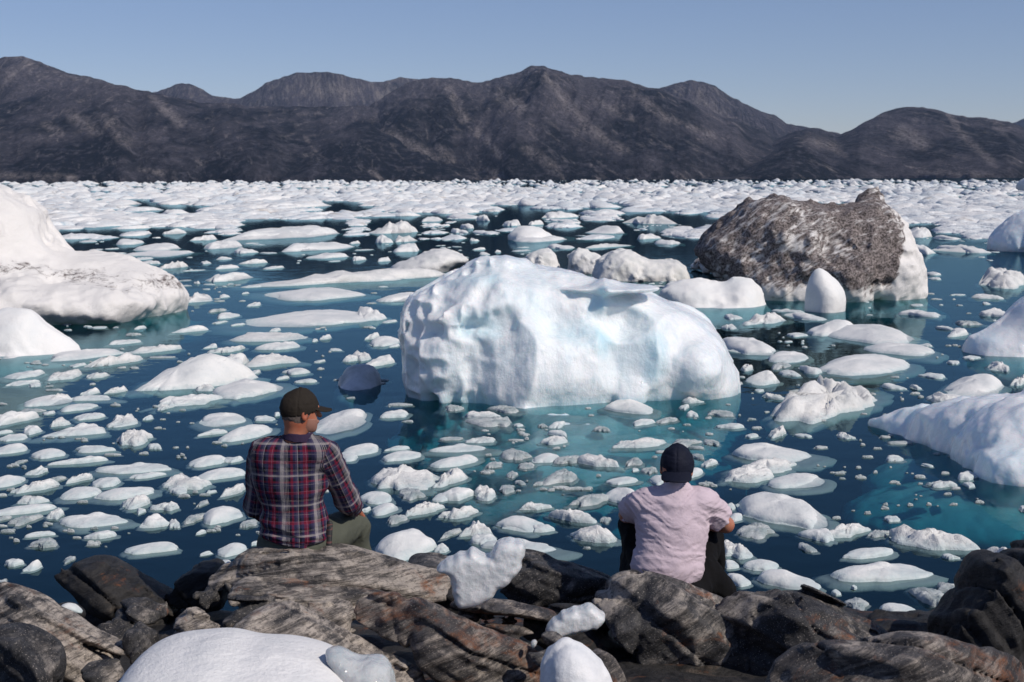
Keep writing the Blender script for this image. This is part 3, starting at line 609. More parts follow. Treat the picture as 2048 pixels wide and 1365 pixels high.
def hero_disp(p):
    left = np.clip((P(1010, 700, YB)[0]-p[:, 0])/.8, 0, 1)
    q = p*np.array([1, 1, .8]); cells = (.20*np.abs(vnoise(q*2.6))+.11*np.abs(vnoise(q*5.7+3))+.018*np.abs(vnoise(p*13+3)))*(.10+1.0*left)
    big = .16*np.abs(vnoise(p*1.25+2.2))*(1-.5*left)
    return cells+big-.06*left-.04
hero, hv = berg('iceberg', [(792, 612), (800, 592), (850, 572), (880, 556), (905, 534), (950, 519), (1010, 518), (1040, 527), (1090, 531), (1135, 533), (1180, 545), (1225, 566), (1290, 570), (1326, 573), (1322, 586), (1300, 604), (1340, 606), (1395, 622), (1425, 645), (1440, 680), (1466, 700), (1478, 745), (1480, 780), (1482, 800), (1150, 806), (815, 800), (812, 760), (803, 730), (806, 690), (796, 640)],
     YB, 1.25, ice_hero, 'big rounded white and pale blue iceberg beyond the two men', .022, 1, R=.75, amp=(.09, .025, .008), extra=hero_extra, disp2=hero_disp, ex=2.4)
def dirty_attr(o, fn):
    me = o.data; n = len(me.vertices); co = np.empty(n*3, np.float32); me.vertices.foreach_get('co', co); co = co.reshape(-1, 3)+np.array(o.location, np.float32)
    a = me.attributes.new('dirt', 'FLOAT', 'POINT'); a.data.foreach_set('value', fn(co).astype(np.float32))
def bfn(p):
    S = lambda px, py, dy: P(px, py, YB+dy); v = np.zeros(len(p))
    for a, b, r, k in (((1195, 600, -1.15), (1225, 690, -1.4), .12, 1.), ((1225, 690, -1.4), (1290, 780, -1.6), .14, 1.), ((930, 650, -1.2), (985, 650, -1.3), .10, .7), ((930, 545, -.9), (980, 560, -.9), .08, .6), ((1130, 650, -1.3), (1180, 670, -1.3), .14, .5), ((1310, 690, -1.2), (1310, 740, -1.3), .10, .6)):
        d = cap(p[:, 0], p[:, 1], p[:, 2], S(*a), S(*b), r, r); v = np.maximum(v, k*np.clip(1-d/.12, 0, 1))
    return np.maximum(v, .8*np.clip(1-(p[:, 2]+.05*vnoise(p*3))/.10, 0, 1))
dirty_attr(hero, bfn); hero.data.attributes['dirt'].name = 'blue'
YD = 33.
def dirt_extra(g, X, Y, Z):
    S = lambda px, py, dy: P(px, py, YD+dy)
    g = smin(g, ell(X, Y, Z, S(1625, 572, -.7), (1.5, 1.5, .70)), .35)
    g = smin(g, cap(X, Y, Z, P(1392, 532, 42.), P(1585, 505, 34.5), .22, .50), .3)
    g = smin(g, ell(X, Y, Z, S(1770, 540, -.7), (.85, 1.2, 1.25)), .35)
    g = smin(g, cap(X, Y, Z, S(1745, 400, 0), S(1690, 590, -2.0), .25, .5), .5)
    g = smax(g, -cap(X, Y, Z, S(1470, 470, -1.6), S(1640, 590, -2.4), .35, .35), .4)
    g = smin(g, ell(X, Y, Z, S(1680, 600, -.6)*[1, 1, 0]+[0, 0, -.5], (2.5, 2.2, .40)), .2)
    return g
o, _ = berg('iceberg', [(1368, 488), (1400, 470), (1440, 440), (1470, 405), (1500, 384), (1530, 378), (1560, 381), (1600, 396), (1650, 402), (1690, 400), (1720, 392), (1742, 385), (1765, 392), (1785, 420), (1800, 448), (1822, 480), (1842, 520), (1853, 560), (1850, 590), (1500, 590), (1430, 560), (1372, 515)],
     YD, 1.7, ice_dirty, 'dark dirt-covered iceberg with two humps and a white right end', .045, 2, R=1.3, amp=(.22, .10, .05), fr=(.8, 2.6, 7), sharp=.10, extra=dirt_extra, ypad=7.5)
xr = P(1768, 480, YD)[0]; xl = P(1390, 480, YD)[0]
def dfn(p):
    e = np.clip((p[:, 0]-xr+.30*(1.3-p[:, 2])+.15*fbm(p*2, 3))/.35, 0, 1)
    lowz = np.clip((.60-p[:, 2]+.3*fbm(p*1.5, 3))/.6, 0, 1)
    return .44-1.3*e-.42*lowz
dirty_attr(o, dfn)
# tall dirty white berg, left edge
YL = 29.5
def left_extra(g, X, Y, Z):
    S = lambda px, py, dy: P(px, py, YL+dy)
    g = smin(g, ell(X, Y, Z, S(40, 612, -1.4), (2.8, 1.9, .62)), .5)
    g = smin(g, ell(X, Y, Z, S(235, 600, .0), (1.35, 1.6, .45)), .5)
    g = smin(g, ell(X, Y, Z, S(130, 640, -.6)*[1, 1, 0]+[0, 0, -.5], (3.0, 2.2, .40)), .2)
    return g
o, _ = berg('iceberg', [(-330, 420), (-260, 380), (-100, 350), (0, 360), (30, 368), (58, 385), (82, 408), (98, 440), (112, 470), (132, 498), (200, 502), (250, 512), (290, 528), (330, 545), (352, 560), (340, 590), (-330, 600)],
     YL, 1.8, ice_dirty, 'tall cream-white iceberg with a brown dirt band at the left edge', .048, 3, R=1.2, amp=(.20, .09, .035), fr=(.7, 2.2, 7), sharp=.12, extra=left_extra)
zb = P(100, 510, YL)[2]
def lfn(p):
    band = np.exp(-((p[:, 2]-(zb-.10-.16*(p[:, 0]-P(60, 500, YL)[0])+.22*fbm(p*.9, 3)))/.22)**2)
    return -.27+.52*band
dirty_attr(o, lfn)
def small_berg(poly, base_py, m, label, s, seed, T=None, **k):
    base_y = W(np.mean([q[0] for q in poly]), base_py)[1]
    pw = (max(q[0] for q in poly)-min(q[0] for q in poly))/FP*base_y
    k.setdefault('sharp', min(.05, .02*pw)); T = T or pw*.33; Y = base_y+T*.85
    return berg('iceberg', poly, Y, T, m, label, s, seed, **k)
small_berg([(-80, 660), (-40, 625), (0, 612), (12, 622), (25, 609), (50, 607), (75, 620), (100, 645), (130, 668), (160, 686), (172, 700), (-80, 705)], 712, ice_pure, 'smooth white iceberg at the left edge in front of the dirty-white one', .03, 5, amp=(.08, .02, .006), foot=(.35, .35, -.32), ex=1.35)
small_berg([(1610, 600), (1612, 565), (1625, 545), (1632, 530), (1642, 528), (1650, 542), (1675, 560), (1688, 575), (1694, 604), (1608, 604)], 626, ice_pure, 'small white cone of ice in front of the dirt-covered berg', .028, 7, T=.45, amp=(.04, .015, .005), ex=1.35)
small_berg([(1300, 612), (1310, 575), (1340, 560), (1370, 557), (1410, 558), (1440, 570), (1470, 553), (1495, 552), (1515, 570), (1530, 592), (1528, 612)], 615, ice_pure, 'low white berg with two humps right behind the big berg', .035, 8, T=.8, amp=(.10, .035, .01), foot=(.2, .2, -.3), ex=1.35)
small_berg([(1182, 550), (1195, 520), (1215, 502), (1250, 496), (1275, 505), (1290, 520), (1320, 520), (1345, 512), (1370, 530), (1382, 552), (1380, 562), (1180, 562)], 563, ice_lump, 'knobbly rounded berg peeking over the right of the big berg', .04, 9, T=1.0, amp=(.12, .09, .04), fr=(1.2, 4, 9))
small_berg([(1046, 530), (1052, 508), (1080, 498), (1100, 495), (1112, 510), (1122, 528), (1120, 545), (1050, 545)], 545, ice_lump, 'small jagged berg peeking over the middle of the big berg', .04, 10, T=.5, amp=(.08, .10, .05), fr=(1.2, 4, 9))
small_berg([(1132, 530), (1138, 508), (1155, 490), (1170, 500), (1200, 508), (1215, 520), (1205, 545), (1140, 550)], 548, ice_lump, 'small crumpled berg between the two other bergs over the hero top', .04, 11, T=.55, amp=(.08, .10, .05), fr=(1.2, 4, 9))
small_berg([(775, 535), (800, 520), (840, 508), (870, 498), (895, 497), (920, 507), (945, 510), (940, 535), (780, 545)], 545, ice_lump, 'lumpy white berg just beyond the left top of the big berg', .045, 12, T=1.2, amp=(.10, .06, .03), fr=(1.2, 3.5, 8))
small_berg([(1000, 480), (1020, 462), (1040, 450), (1062, 450), (1085, 458), (1108, 470), (1112, 482)], 482, ice_pure, 'white peaked berg in the dark water beyond the big berg', .06, 13, T=1.3, amp=(.12, .05, .02), ex=1.35)
small_berg([(1965, 492), (1990, 465), (2010, 445), (2035, 425), (2060, 412), (2110, 400), (2160, 420), (2200, 500)], 505, ice_blue2, 'shaded blue-grey berg at the right edge beyond the channel', .05, 14, T=1.8, amp=(.15, .06, .02))
small_berg([(2030, 378), (2040, 362), (2060, 350), (2100, 352), (2140, 382)], 385, ice_pure, 'distant white berg on the horizon at the right edge', .35, 15, T=6., amp=(.8, .3, .1), fr=(.15, .5, 1.2), base=-3.)
small_berg([(1925, 690), (1930, 672), (1950, 668), (1970, 662), (1990, 655), (2010, 640), (2030, 615), (2040, 592), (2075, 580), (2130, 600), (2170, 640), (2180, 705), (1930, 708)], 714, ice_blue2, 'curved blue-shaded berg with a small hook at the right edge', .03, 16, T=.75, amp=(.07, .03, .01), foot=(.12, .1, -.3))
def lav(g, X, Y, Z):
    g = 9.
    for px, py, rx, ry, rz in ((1800, 852, .34, .30, .17), (1850, 862, .42, .40, .27), (1920, 878, .55, .50, .40), (1990, 895, .62, .62, .52), (2080, 925, .80, .80, .62), (2030, 955, .35, .40, .30), (2210, 900, 1., 1.2, .80)):
        g = smin(g, ell(X, Y, Z, W(px, py), (rx, ry, rz)), .10)
    g = smin(g, ell(X, Y, Z, W(2020, 940)+[0, 0, -.47], (1.6, 1.0, .34)), .08)
    return smin(g, ell(X, Y, Z, W(1870, 900)+[0, 0, -.47], (.7, .6, .33)), .08)
small_berg([(1748, 850), (1770, 838), (1810, 836), (1850, 828), (1900, 820), (1930, 808), (1960, 798), (2048, 792), (2140, 780), (2260, 800), (2300, 960), (2048, 985), (2000, 965), (1900, 985), (1748, 985)], 955, ice_blue, 'lavender-blue sloping berg at the right edge with a sunken turquoise foot', .024, 17, T=1.5, amp=(.09, .045, .016), base=-.3, extra=lav)
small_berg([(668, 768), (674, 745), (690, 730), (712, 722), (735, 724), (755, 735), (766, 752), (762, 772)], 776, mat_ice('shade_grey_berg_ice', (.56, .58, .62), (.30, .34, .35), .4, 0, nscale=2.5), 'small dark-based shaded grey berg left of the big berg', .018, 18, T=.40, ex=1.4, sharp=.05, amp=(.05, .03, .012), foot=(.05, .1, -.2))  # this berg lies in shade; the shade is put into its grey colour
ice_clear.node_tree.nodes['Principled BSDF'].inputs['Transmission Weight'].default_value = .3
ice_grain = mat_ice('granular_clear_ice', (.80, .81, .82), (.66, .685, .70), .22, .25, .05, .008, 13, .5, fleck=(.46, .49, .51))
ice_grain.node_tree.nodes['Principled BSDF'].inputs['Transmission Weight'].default_value = .15
# ice pieces stranded on the rocks
def chunk(poly, Y, T, m, label, s, seed, name='ice_chunk', amp=(.03, .014, .006), **k):
    return berg(name, poly, Y, T, m, label, s, seed, cat='ice chunk', amp=amp, fr=k.pop('fr', (3, 9, 24)), base=None, **k)
chunk([(235, 1365), (250, 1340), (275, 1315), (310, 1300), (350, 1296), (410, 1291), (455, 1289), (475, 1298), (485, 1308), (530, 1304), (580, 1312), (640, 1326), (680, 1348), (715, 1372), (730, 1440), (220, 1440)], 5.3, .5, mat_ice('snowy_ice', (.78, .77, .765), (.72, .72, .72), .7, 0, bumpd=.022, nscale=6), 'big smooth snow-white slab of ice at the bottom left edge', .016, 31, R=.14, amp=(.016, .007, .002), smooth=14)
chunk([(645, 1300), (660, 1292), (690, 1300), (712, 1316), (740, 1312), (770, 1310), (784, 1322), (788, 1350), (790, 1400), (680, 1400), (668, 1350), (650, 1325)], 5.35, .12, ice_clear, 'rounded wet ice chunk beside the snow-white slab', .008, 32, R=.10)
chunk([(1072, 1380), (1082, 1345), (1100, 1310), (1112, 1288), (1130, 1277), (1150, 1278), (1172, 1298), (1195, 1325), (1218, 1362), (1240, 1430), (1070, 1430)], 5.3, .17, mat_ice('packed_ice', (.76, .76, .77), (.62, .64, .67), .5, 0, bumpd=.010, nscale=8), 'pointed white ice mound at the bottom centre', .009, 33, R=.16)
chunk([(863, 1140), (880, 1130), (892, 1115), (905, 1112), (915, 1102), (930, 1105), (942, 1098), (952, 1096), (965, 1108), (975, 1115), (985, 1100), (998, 1082), (1012, 1074), (1030, 1078), (1045, 1082), (1053, 1100), (1048, 1125), (1035, 1145), (1015, 1165), (998, 1180), (985, 1195), (960, 1208), (930, 1213), (912, 1215), (908, 1190), (902, 1165), (895, 1148)], 6.4, .085, ice_grain, 'heart-shaped clear ice chunk propped between the two men', .0062, 34, R=.05, amp=(.004, .004, .0025), fr=(4, 13, 45), ex=2.6, blur=.1, smooth=0, rnd_=1, jag=.016)
chunk([(1085, 1280), (1090, 1258), (1105, 1240), (1125, 1225), (1150, 1216), (1180, 1210), (1195, 1212), (1200, 1222), (1210, 1232), (1208, 1244), (1195, 1250), (1180, 1262), (1150, 1266), (1120, 1276), (1098, 1283)], 6.3, .07, ice_grain, 'jagged elongated clear ice chunk on the dark rock below the man in pink', .0058, 35, R=.04, amp=(.004, .004, .0025), fr=(4, 13, 45), ex=2.6, blur=.1, smooth=0, rnd_=1, jag=.018)
chunk([(1056, 1292), (1060, 1276), (1074, 1274), (1080, 1286), (1070, 1300), (1060, 1300)], 6.1, .03, ice_clear, 'tiny clear ice nugget next to the jagged chunk', .007, 36, R=.03, amp=(.008, .006, .003))
chunk([(112, 1216), (120, 1208), (140, 1205), (155, 1210), (160, 1218), (176, 1226), (165, 1230), (140, 1222)], 7.0, .06, ice_snow, 'thin white cap of ice on a small square rock at left', .008, 37, R=.04, amp=(.006, .005, .002))
chunk([(432, 1140), (445, 1128), (462, 1118), (470, 1120), (452, 1136), (438, 1146)], 7.9, .06, ice_snow, 'sliver of white ice behind the left end of the seat rock', .009, 38, R=.04, amp=(.006, .005, .002))
# ================================================================== SHORE ROCKS
def mat_rock(name, ang, dark, mid, tan, rust=.0, band=1.0, tanlev=.0, spk=.5):
    t = NT(name); a = math.radians(ang)
    w0 = t.noise(t.co(src='Object'), 1.7, 3, .6, out='Color')
    # stretched strata: coordinates rotated so that layers run along the slope
    c = t.n('ShaderNodeTexCoord'); rot = t.n('ShaderNodeMapping'); rot.inputs['Rotation'].default_value = (.15, a, .1); t.l(c.outputs['Object'], rot.inputs[0])
    ad = t.n('ShaderNodeMix', data_type='VECTOR'); ad.inputs[0].default_value = .07; t.l(rot.outputs[0], ad.inputs[4]); t.l(w0, ad.inputs[5])
    st = t.n('ShaderNodeMapping'); st.inputs['Scale'].default_value = (1.1, 2.2, 15*band); t.l(ad.outputs[1], st.inputs[0])
    s1 = t.noise(st.outputs[0], 1.0, 7, .72, .3)
    st2 = t.n('ShaderNodeMapping'); st2.inputs['Scale'].default_value = (3, 6, 50*band); t.l(ad.outputs[1], st2.inputs[0])
    s2 = t.noise(st2.outputs[0], 1.0, 4, .7)
    g = t.co(); big = t.noise(g, 2.6, 5, .62, .4); fine = t.noise(g, 42, 6, .8); gr = t.noise(g, 120, 3, .7)
    col = t.mix(t.ramp(s1, [(.36, 0.), (.54, 1.)]), dark, mid)
    col = t.mix(t.ramp(t.math('ADD', s1, t.math('MULTIPLY', t.math('SUBTRACT', big, .5), 1.1)), [(.50-tanlev, 0.), (.66-tanlev, 1.)]), col, tan)
    col = t.mix(t.ramp(s2, [(.40, .75), (.52, 0.)]), col, tuple(v*.45 for v in dark))
    col = t.mix(t.ramp(fine, [(.36, .8), (.5, 0.)]), col, tuple(v*.4 for v in mid))
    col = t.mix(t.ramp(gr, [(.60, 0.), (.72, spk)]), col, tuple(min(1, v*1.9) for v in tan))
    if rust:
        r_ = t.noise(t.co((1, 1, 2.2), (0, a, 0), loc=(3, 1, 2)), 3.2, 6, .7, .6)
        r2 = t.math('MULTIPLY', t.ramp(r_, [(.60-rust*.16, 0.), (.70-rust*.1, 1.)]), t.ramp(fine, [(.38, .2), (.6, 1.)]))
        col = t.mix(r2, col, t.mix(fine, (.12, .035, .015), (.34, .13, .045)))
    b = t.bump(s1, 1.0, .035); b = t.bump(s2, .8, .010, b); b = t.bump(big, .7, .05, b); b = t.bump(fine, .9, .010, b); b = t.bump(gr, .5, .003, b)
    t.bsdf(col, .68, b, .35); return t.m
DK, MD, TN = (.020, .020, .023), (.125, .115, .11), (.52, .45, .385)
rk_tan = mat_rock('banded_gneiss', 24, DK, MD, TN, .2, 1.0, .16)
rk_flat = mat_rock('layered_gneiss', 8, DK, (.095, .088, .085), (.44, .385, .335), .28, 1.0, .14)
rk_grey = mat_rock('grey_gneiss', 35, (.028, .028, .031), (.085, .082, .083), (.42, .37, .325), .04, .5, .05)
rk_rust = mat_rock('rusty_gneiss', 26, (.034, .030, .033), (.10, .092, .090), (.42, .36, .31), .62, .9, .06)
rk_dark = mat_rock('dark_wet_and_shade_gneiss', 30, (.012, .012, .014), (.038, .036, .036), (.13, .105, .085), .1, .6, -.08, .2)  # wet dark rock; its near-black also paints shade in the hollow between boulders
rk_mid = mat_rock('speckled_gneiss', 32, (.022, .022, .025), (.06, .058, .060), (.34, .30, .265), .06, .45, .0, .8)
def rock(poly, Y, T, m, label, s=.016, seed=0, ang=24, lay=.018, amp=(.028, .012, .010), R=None, extra=None, facet=16, lean=.35, base_drop=.25, ex=2.6):
    rr = np.random.RandomState(seed+500); a = math.radians(ang)
    nrm = np.array([math.sin(a)*.95, .25, math.cos(a)]); nrm /= np.linalg.norm(nrm)
    of = rr.rand(3)*30
    def d2(p):
        q = p@nrm+.05*fbm(p*1.6+of, 3)
        st = vnoise(np.stack([q*10+of[0], q*0+of[1], (p[:, 0]*.7)], -1)); st2 = vnoise(np.stack([q*34+of[2], p[:, 0]*1.5, p[:, 1]*1.5], -1))
        return 1.4*lay*np.tanh(st*8)+lay*.45*np.tanh(st2*4)+.028*np.abs(vnoise(p*2.7+of))+.02*np.abs(vnoise(p*8.3+of))+.035*np.exp(-(vnoise(np.stack([q*5+of[1], p[:, 0]*1.1, p[:, 1]*1.1], -1))/.05)**2)+.02*np.exp(-(vnoise(p*2.1+of[::-1])/.035)**2)
    ctr = P(np.mean([q[0] for q in poly]), np.mean([q[1] for q in poly]), Y)
    pl = []
    for k in range(facet):                     # broken faces toward the viewer and the sky
        v = np.array([rr.uniform(-.6, .6), -rr.uniform(.35, 1), rr.uniform(-.1, .9)]); v /= np.linalg.norm(v)
        pl.append((v, T*rr.uniform(.34, .74)))
    def ext(g, X, Yg, Z):
        for v, h in pl:
            g = smax(g, (X-ctr[0])*v[0]+(Yg-ctr[1])*v[1]+(Z-ctr[2])*v[2]-h, .005)
        if extra: g = extra(g, X, Yg, Z)
        return g
    o, _ = berg('rock', poly, Y, T, m, label, s, seed, 'rock', R, amp, (2.2, 7, 20), ext, base=None, disp2=d2, ex=ex, blur=.06)
    return o
rock([(402, 1168), (420, 1150), (440, 1140), (470, 1118), (520, 1110), (580, 1108), (640, 1104), (690, 1108), (730, 1122), (780, 1138), (830, 1150), (880, 1158), (906, 1168), (914, 1195), (905, 1216), (870, 1226), (780, 1218), (700, 1200), (560, 1182), (440, 1192), (408, 1188)], 7.30, .42, rk_flat, 'long tan and rust layered boulder the man in plaid sits on', .014, 41, 12)
rock([(460, 1166), (540, 1166), (620, 1178), (700, 1190), (760, 1200), (800, 1214), (770, 1226), (700, 1222), (600, 1212), (500, 1206), (462, 1198)], 7.0, .26, rk_flat, 'thin grey slab wedged below the seat boulder of the man in plaid', .011, 42, 8, R=.08, facet=3)
rock([(612, 1216), (640, 1210), (700, 1212), (708, 1240), (700, 1262), (660, 1268), (622, 1258), (614, 1236)], 6.75, .16, rk_tan, 'small square pale banded block under the thin slab', .009, 43, 3, R=.06, facet=2, amp=(.02, .01, .005))
rock([(690, 1240), (700, 1218), (730, 1200), (780, 1196), (830, 1206), (900, 1240), (980, 1275), (1060, 1308), (1098, 1330), (1110, 1365), (1085, 1430), (930, 1430), (880, 1365), (850, 1340), (800, 1305), (745, 1282), (700, 1266)], 6.1, .30, rk_rust, 'large rusty orange slab sloping down to the right in the centre foreground', .013, 44, 26, R=.22)
rock([(452, 1280), (470, 1256), (500, 1234), (540, 1222), (570, 1224), (610, 1246), (680, 1278), (740, 1304), (800, 1330), (860, 1372), (870, 1430), (560, 1430), (500, 1340), (460, 1300)], 5.95, .34, rk_tan, 'pale speckled boulder with a rusty top left of the orange slab', .013, 45, 22)
rock([(448, 1222), (456, 1200), (480, 1194), (520, 1196), (548, 1208), (566, 1226), (560, 1248), (530, 1262), (470, 1262), (450, 1246)], 6.6, .2, rk_mid, 'squarish dark grey rock between the seat boulder and the speckled boulder', .010, 46, 5, R=.1)
rock([(318, 1262), (330, 1240), (350, 1216), (370, 1202), (398, 1208), (430, 1226), (460, 1246), (474, 1262), (462, 1290), (430, 1310), (360, 1330), (325, 1310)], 6.3, .24, rk_tan, 'angular grey and tan rock left of the speckled boulder', .010, 47, 20)
rock([(222, 1286), (228, 1262), (248, 1244), (280, 1244), (312, 1258), (326, 1276), (330, 1310), (318, 1345), (250, 1345), (228, 1320)], 6.15, .2, rk_mid, 'round brownish boulder between the left slab and the angular rock', .010, 48, 60)
rock([(-90, 1170), (-40, 1172), (0, 1186), (50, 1215), (110, 1250), (170, 1284), (222, 1310), (244, 1330), (236, 1362), (215, 1430), (-90, 1430)], 6.1, .42, rk_tan, 'big striped slab filling the bottom left corner', .014, 49, 30, R=.3, lay=.026)
rock([(-70, 1290), (-20, 1262), (40, 1262), (90, 1284), (118, 1318), (120, 1365), (100, 1430), (-70, 1430)], 5.6, .26, rk_mid, 'smooth dark grey lump in front of the striped slab at the bottom left', .012, 50, 40, lay=.004, facet=3)
rock([(150, 1352), (165, 1330), (200, 1318), (235, 1322), (246, 1345), (240, 1430), (150, 1430)], 5.6, .14, rk_grey, 'small grey stone at the left tip of the snow-white slab', .009, 51, 20)
rock([(96, 1176), (120, 1146), (150, 1130), (185, 1126), (206, 1130), (240, 1150), (280, 1176), (320, 1200), (346, 1224), (340, 1262), (280, 1290), (200, 1290), (160, 1255), (118, 1205)], 7.9, .5, rk_dark, 'wet dark peaked boulder at the water edge on the left', .015, 52, 36, R=.35, lay=.025)
rock([(196, 1240), (215, 1216), (250, 1206), (290, 1208), (330, 1222), (338, 1240), (330, 1268), (270, 1280), (205, 1276)], 7.15, .3, rk_mid, 'curved ridge of rock in front of the wet peaked boulder', .012, 53, 32)
rock([(96, 1222), (112, 1212), (140, 1214), (162, 1232), (166, 1262), (150, 1272), (110, 1256), (96, 1240)], 7.0, .16, rk_dark, 'small flat-sided dark rock under the thin ice cap', .009, 54, 15, facet=4)
rock([(-40, 1160), (0, 1155), (30, 1172), (55, 1196), (50, 1212), (0, 1200), (-40, 1196)], 7.5, .22, rk_dark, 'small wet rock at the left edge by the water', .010, 55, 30)
rock([(56, 1204), (80, 1200), (120, 1204), (118, 1218), (90, 1226), (60, 1222)], 7.3, .15, rk_mid, 'low brown rock behind the small square rock at left', .010, 56, 5)
rock([(322, 1186), (345, 1158), (375, 1140), (405, 1134), (432, 1136), (450, 1165), (455, 1200), (440, 1230), (360, 1225), (326, 1205)], 8.0, .35, rk_dark, 'wet black rock at the water edge left of the seat boulder', .013, 57, 45)
rock([(384, 1180), (400, 1166), (440, 1168), (465, 1180), (468, 1215), (440, 1228), (395, 1215)], 7.3, .24, rk_mid, 'broken dark rock tucked under the left end of the seat boulder', .011, 58, 60)
rock([(950, 1200), (985, 1168), (1010, 1140), (1040, 1112), (1065, 1112), (1100, 1122), (1150, 1142), (1200, 1158), (1240, 1178), (1262, 1205), (1250, 1250), (1120, 1250), (1010, 1215)], 7.6, .42, rk_mid, 'dark boulder between the two men right of the heart-shaped ice', .014, 59, 22)
rock([(800, 1142), (820, 1126), (850, 1118), (885, 1122), (915, 1132), (915, 1165), (810, 1170)], 8.3, .35, rk_grey, 'low grey rock behind the right end of the seat boulder', .013, 60, 10)
rock([(885, 1232), (910, 1212), (950, 1205), (1000, 1210), (1050, 1220), (1100, 1232), (1124, 1244), (1110, 1262), (1060, 1280), (1020, 1300), (940, 1275), (890, 1250)], 6.7, .26, rk_rust, 'brown layered slab below the heart-shaped ice', .011, 61, 14, lay=.022)
rock([(1052, 1304), (1066, 1284), (1090, 1276), (1120, 1280), (1140, 1296), (1130, 1330), (1070, 1330)], 6.05, .16, rk_grey, 'small pale grey stone beside the jagged ice chunk', .009, 62, 30)
rock([(1160, 1222), (1185, 1196), (1215, 1178), (1250, 1160), (1285, 1150), (1320, 1156), (1365, 1170), (1410, 1186), (1452, 1200), (1480, 1215), (1500, 1260), (1520, 1330), (1530, 1430), (1300, 1430), (1262, 1360), (1240, 1300), (1215, 1262), (1180, 1245)], 6.75, .46, rk_grey, 'big grey boulder the man in pink sits on', .014, 63, 40, R=.35, lay=.012)
rock([(1430, 1240), (1455, 1212), (1490, 1198), (1540, 1190), (1575, 1182), (1610, 1184), (1650, 1196), (1700, 1220), (1750, 1248), (1800, 1276), (1830, 1296), (1820, 1340), (1700, 1400), (1460, 1430), (1430, 1320)], 6.55, .48, rk_mid, 'dark speckled boulder right of the man in pink', .015, 64, 26, R=.35)
rock([(1530, 1400), (1560, 1345), (1590, 1316), (1650, 1302), (1720, 1300), (1770, 1298), (1810, 1284), (1850, 1278), (1900, 1284), (1960, 1302), (2050, 1306), (2140, 1310), (2140, 1460), (1530, 1460)], 4.9, .34, rk_rust, 'blurred brown and orange boulder in the bottom right corner', .013, 65, 15, R=.25, lay=.010)
rock([(1868, 1290), (1880, 1250), (1905, 1215), (1925, 1192), (1950, 1170), (1962, 1140), (1985, 1122), (2020, 1118), (2060, 1122), (2160, 1110), (2160, 1360), (1890, 1350)], 6.2, .5, rk_dark, 'tall black boulder at the right edge', .015, 66, 60, R=.35)
rock([(2036, 1112), (2040, 1098), (2052, 1088), (2110, 1084), (2140, 1112), (2130, 1150), (2050, 1140)], 6.6, .22, rk_dark, 'black rock tip above the tall boulder at the right edge', .012, 67, 10)
rock([(1735, 1262), (1750, 1240), (1780, 1230), (1815, 1234), (1850, 1238), (1880, 1240), (1900, 1256), (1900, 1300), (1760, 1310)], 7.2, .3, rk_dark, 'low wet rocks at the water edge by the tall black boulder', .013, 68, 8)
rock([(1165, 1390), (1175, 1345), (1192, 1312), (1210, 1318), (1232, 1345), (1250, 1375), (1262, 1430), (1165, 1430)], 5.7, .22, rk_rust, 'rough brown rock behind the pointed ice mound', .011, 69, 50)
rock([(1040, 1240), (1090, 1218), (1160, 1222), (1220, 1240), (1262, 1290), (1280, 1350), (1280, 1430), (1120, 1430), (1100, 1330), (1050, 1280)], 6.8, .3, rk_dark, 'shadowed dark rock in the hollow left of the big grey boulder', .014, 70, 20)  # filler rock, near-black to paint the shadow in the hollow
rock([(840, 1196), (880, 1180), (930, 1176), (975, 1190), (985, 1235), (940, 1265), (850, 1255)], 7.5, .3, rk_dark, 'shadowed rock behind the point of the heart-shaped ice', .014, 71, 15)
# bedrock sloping under the boulders into the water
nx, ny = 240, 170
gx = np.linspace(-9, 9, nx); gy = np.linspace(1.5, 17, ny); GX, GY = np.meshgrid(gx, gy, indexing='ij')
p = np.stack([GX, GY, GX*0], -1)
GZ = np.where(GY < 8.5, .54-.17*(GY-5.5), .54-.17*3-.33*(GY-8.5))+.10*fbm(p*1.1, 5, .55)+.06*ridge(p*np.array([1.2, 2.5, 1])+9, 4)
GZ += .10*np.clip((np.abs(GX)-2.5)/3, 0, 1)*np.clip((8.5-GY)/3, -1, 1)
tag(mk('shore_bedrock', np.stack([GX, GY, GZ], -1).reshape(-1, 3), grid_faces(nx, ny)[:, ::-1], rk_dark, org=(0, 0, 0)), kind='structure')
# ================================================================== PEOPLE
def skin_mat(name, col):
    t = NT(name); n = t.noise(t.co(), 60, 4, .6); n2 = t.noise(t.co(), 9, 3)
    c = t.mix(t.ramp(n2, [(.4, 0.), (.65, 1.)]), col, (col[0]*.85, col[1]*.62, col[2]*.58))
    t.bsdf(c, .5, t.bump(n, .3, .002), .4, Subsurface_Weight=.12, Subsurface_Scale=.01); return t.m
def cloth_mat(name, col, rough=.85, bs=.6, col2=None, sc_=300):
    t = NT(name); n = t.noise(t.co(), sc_, 2, .5); n2 = t.noise(t.co(), 7, 4, .6)
    c = t.mix(n2, tuple(v*.85 for v in col), col2 or tuple(min(1, v*1.12) for v in col))
    t.bsdf(c, rough, t.bump(n, bs, .0012, t.bump(t.noise(t.co((1, 1, 1.6)), 11, 5, .6, .8), .6, .012)), .2); return t.m
def frame(yaw, pitch):
    y, p = math.radians(yaw), math.radians(pitch)
    f = np.array([math.sin(y)*math.cos(p), math.cos(y)*math.cos(p), -math.sin(p)])
    r = np.array([math.cos(y), -math.sin(y), 0.]); u = np.cross(r, f)
    return r, f, u
def nrm(v): return v/np.linalg.norm(v)
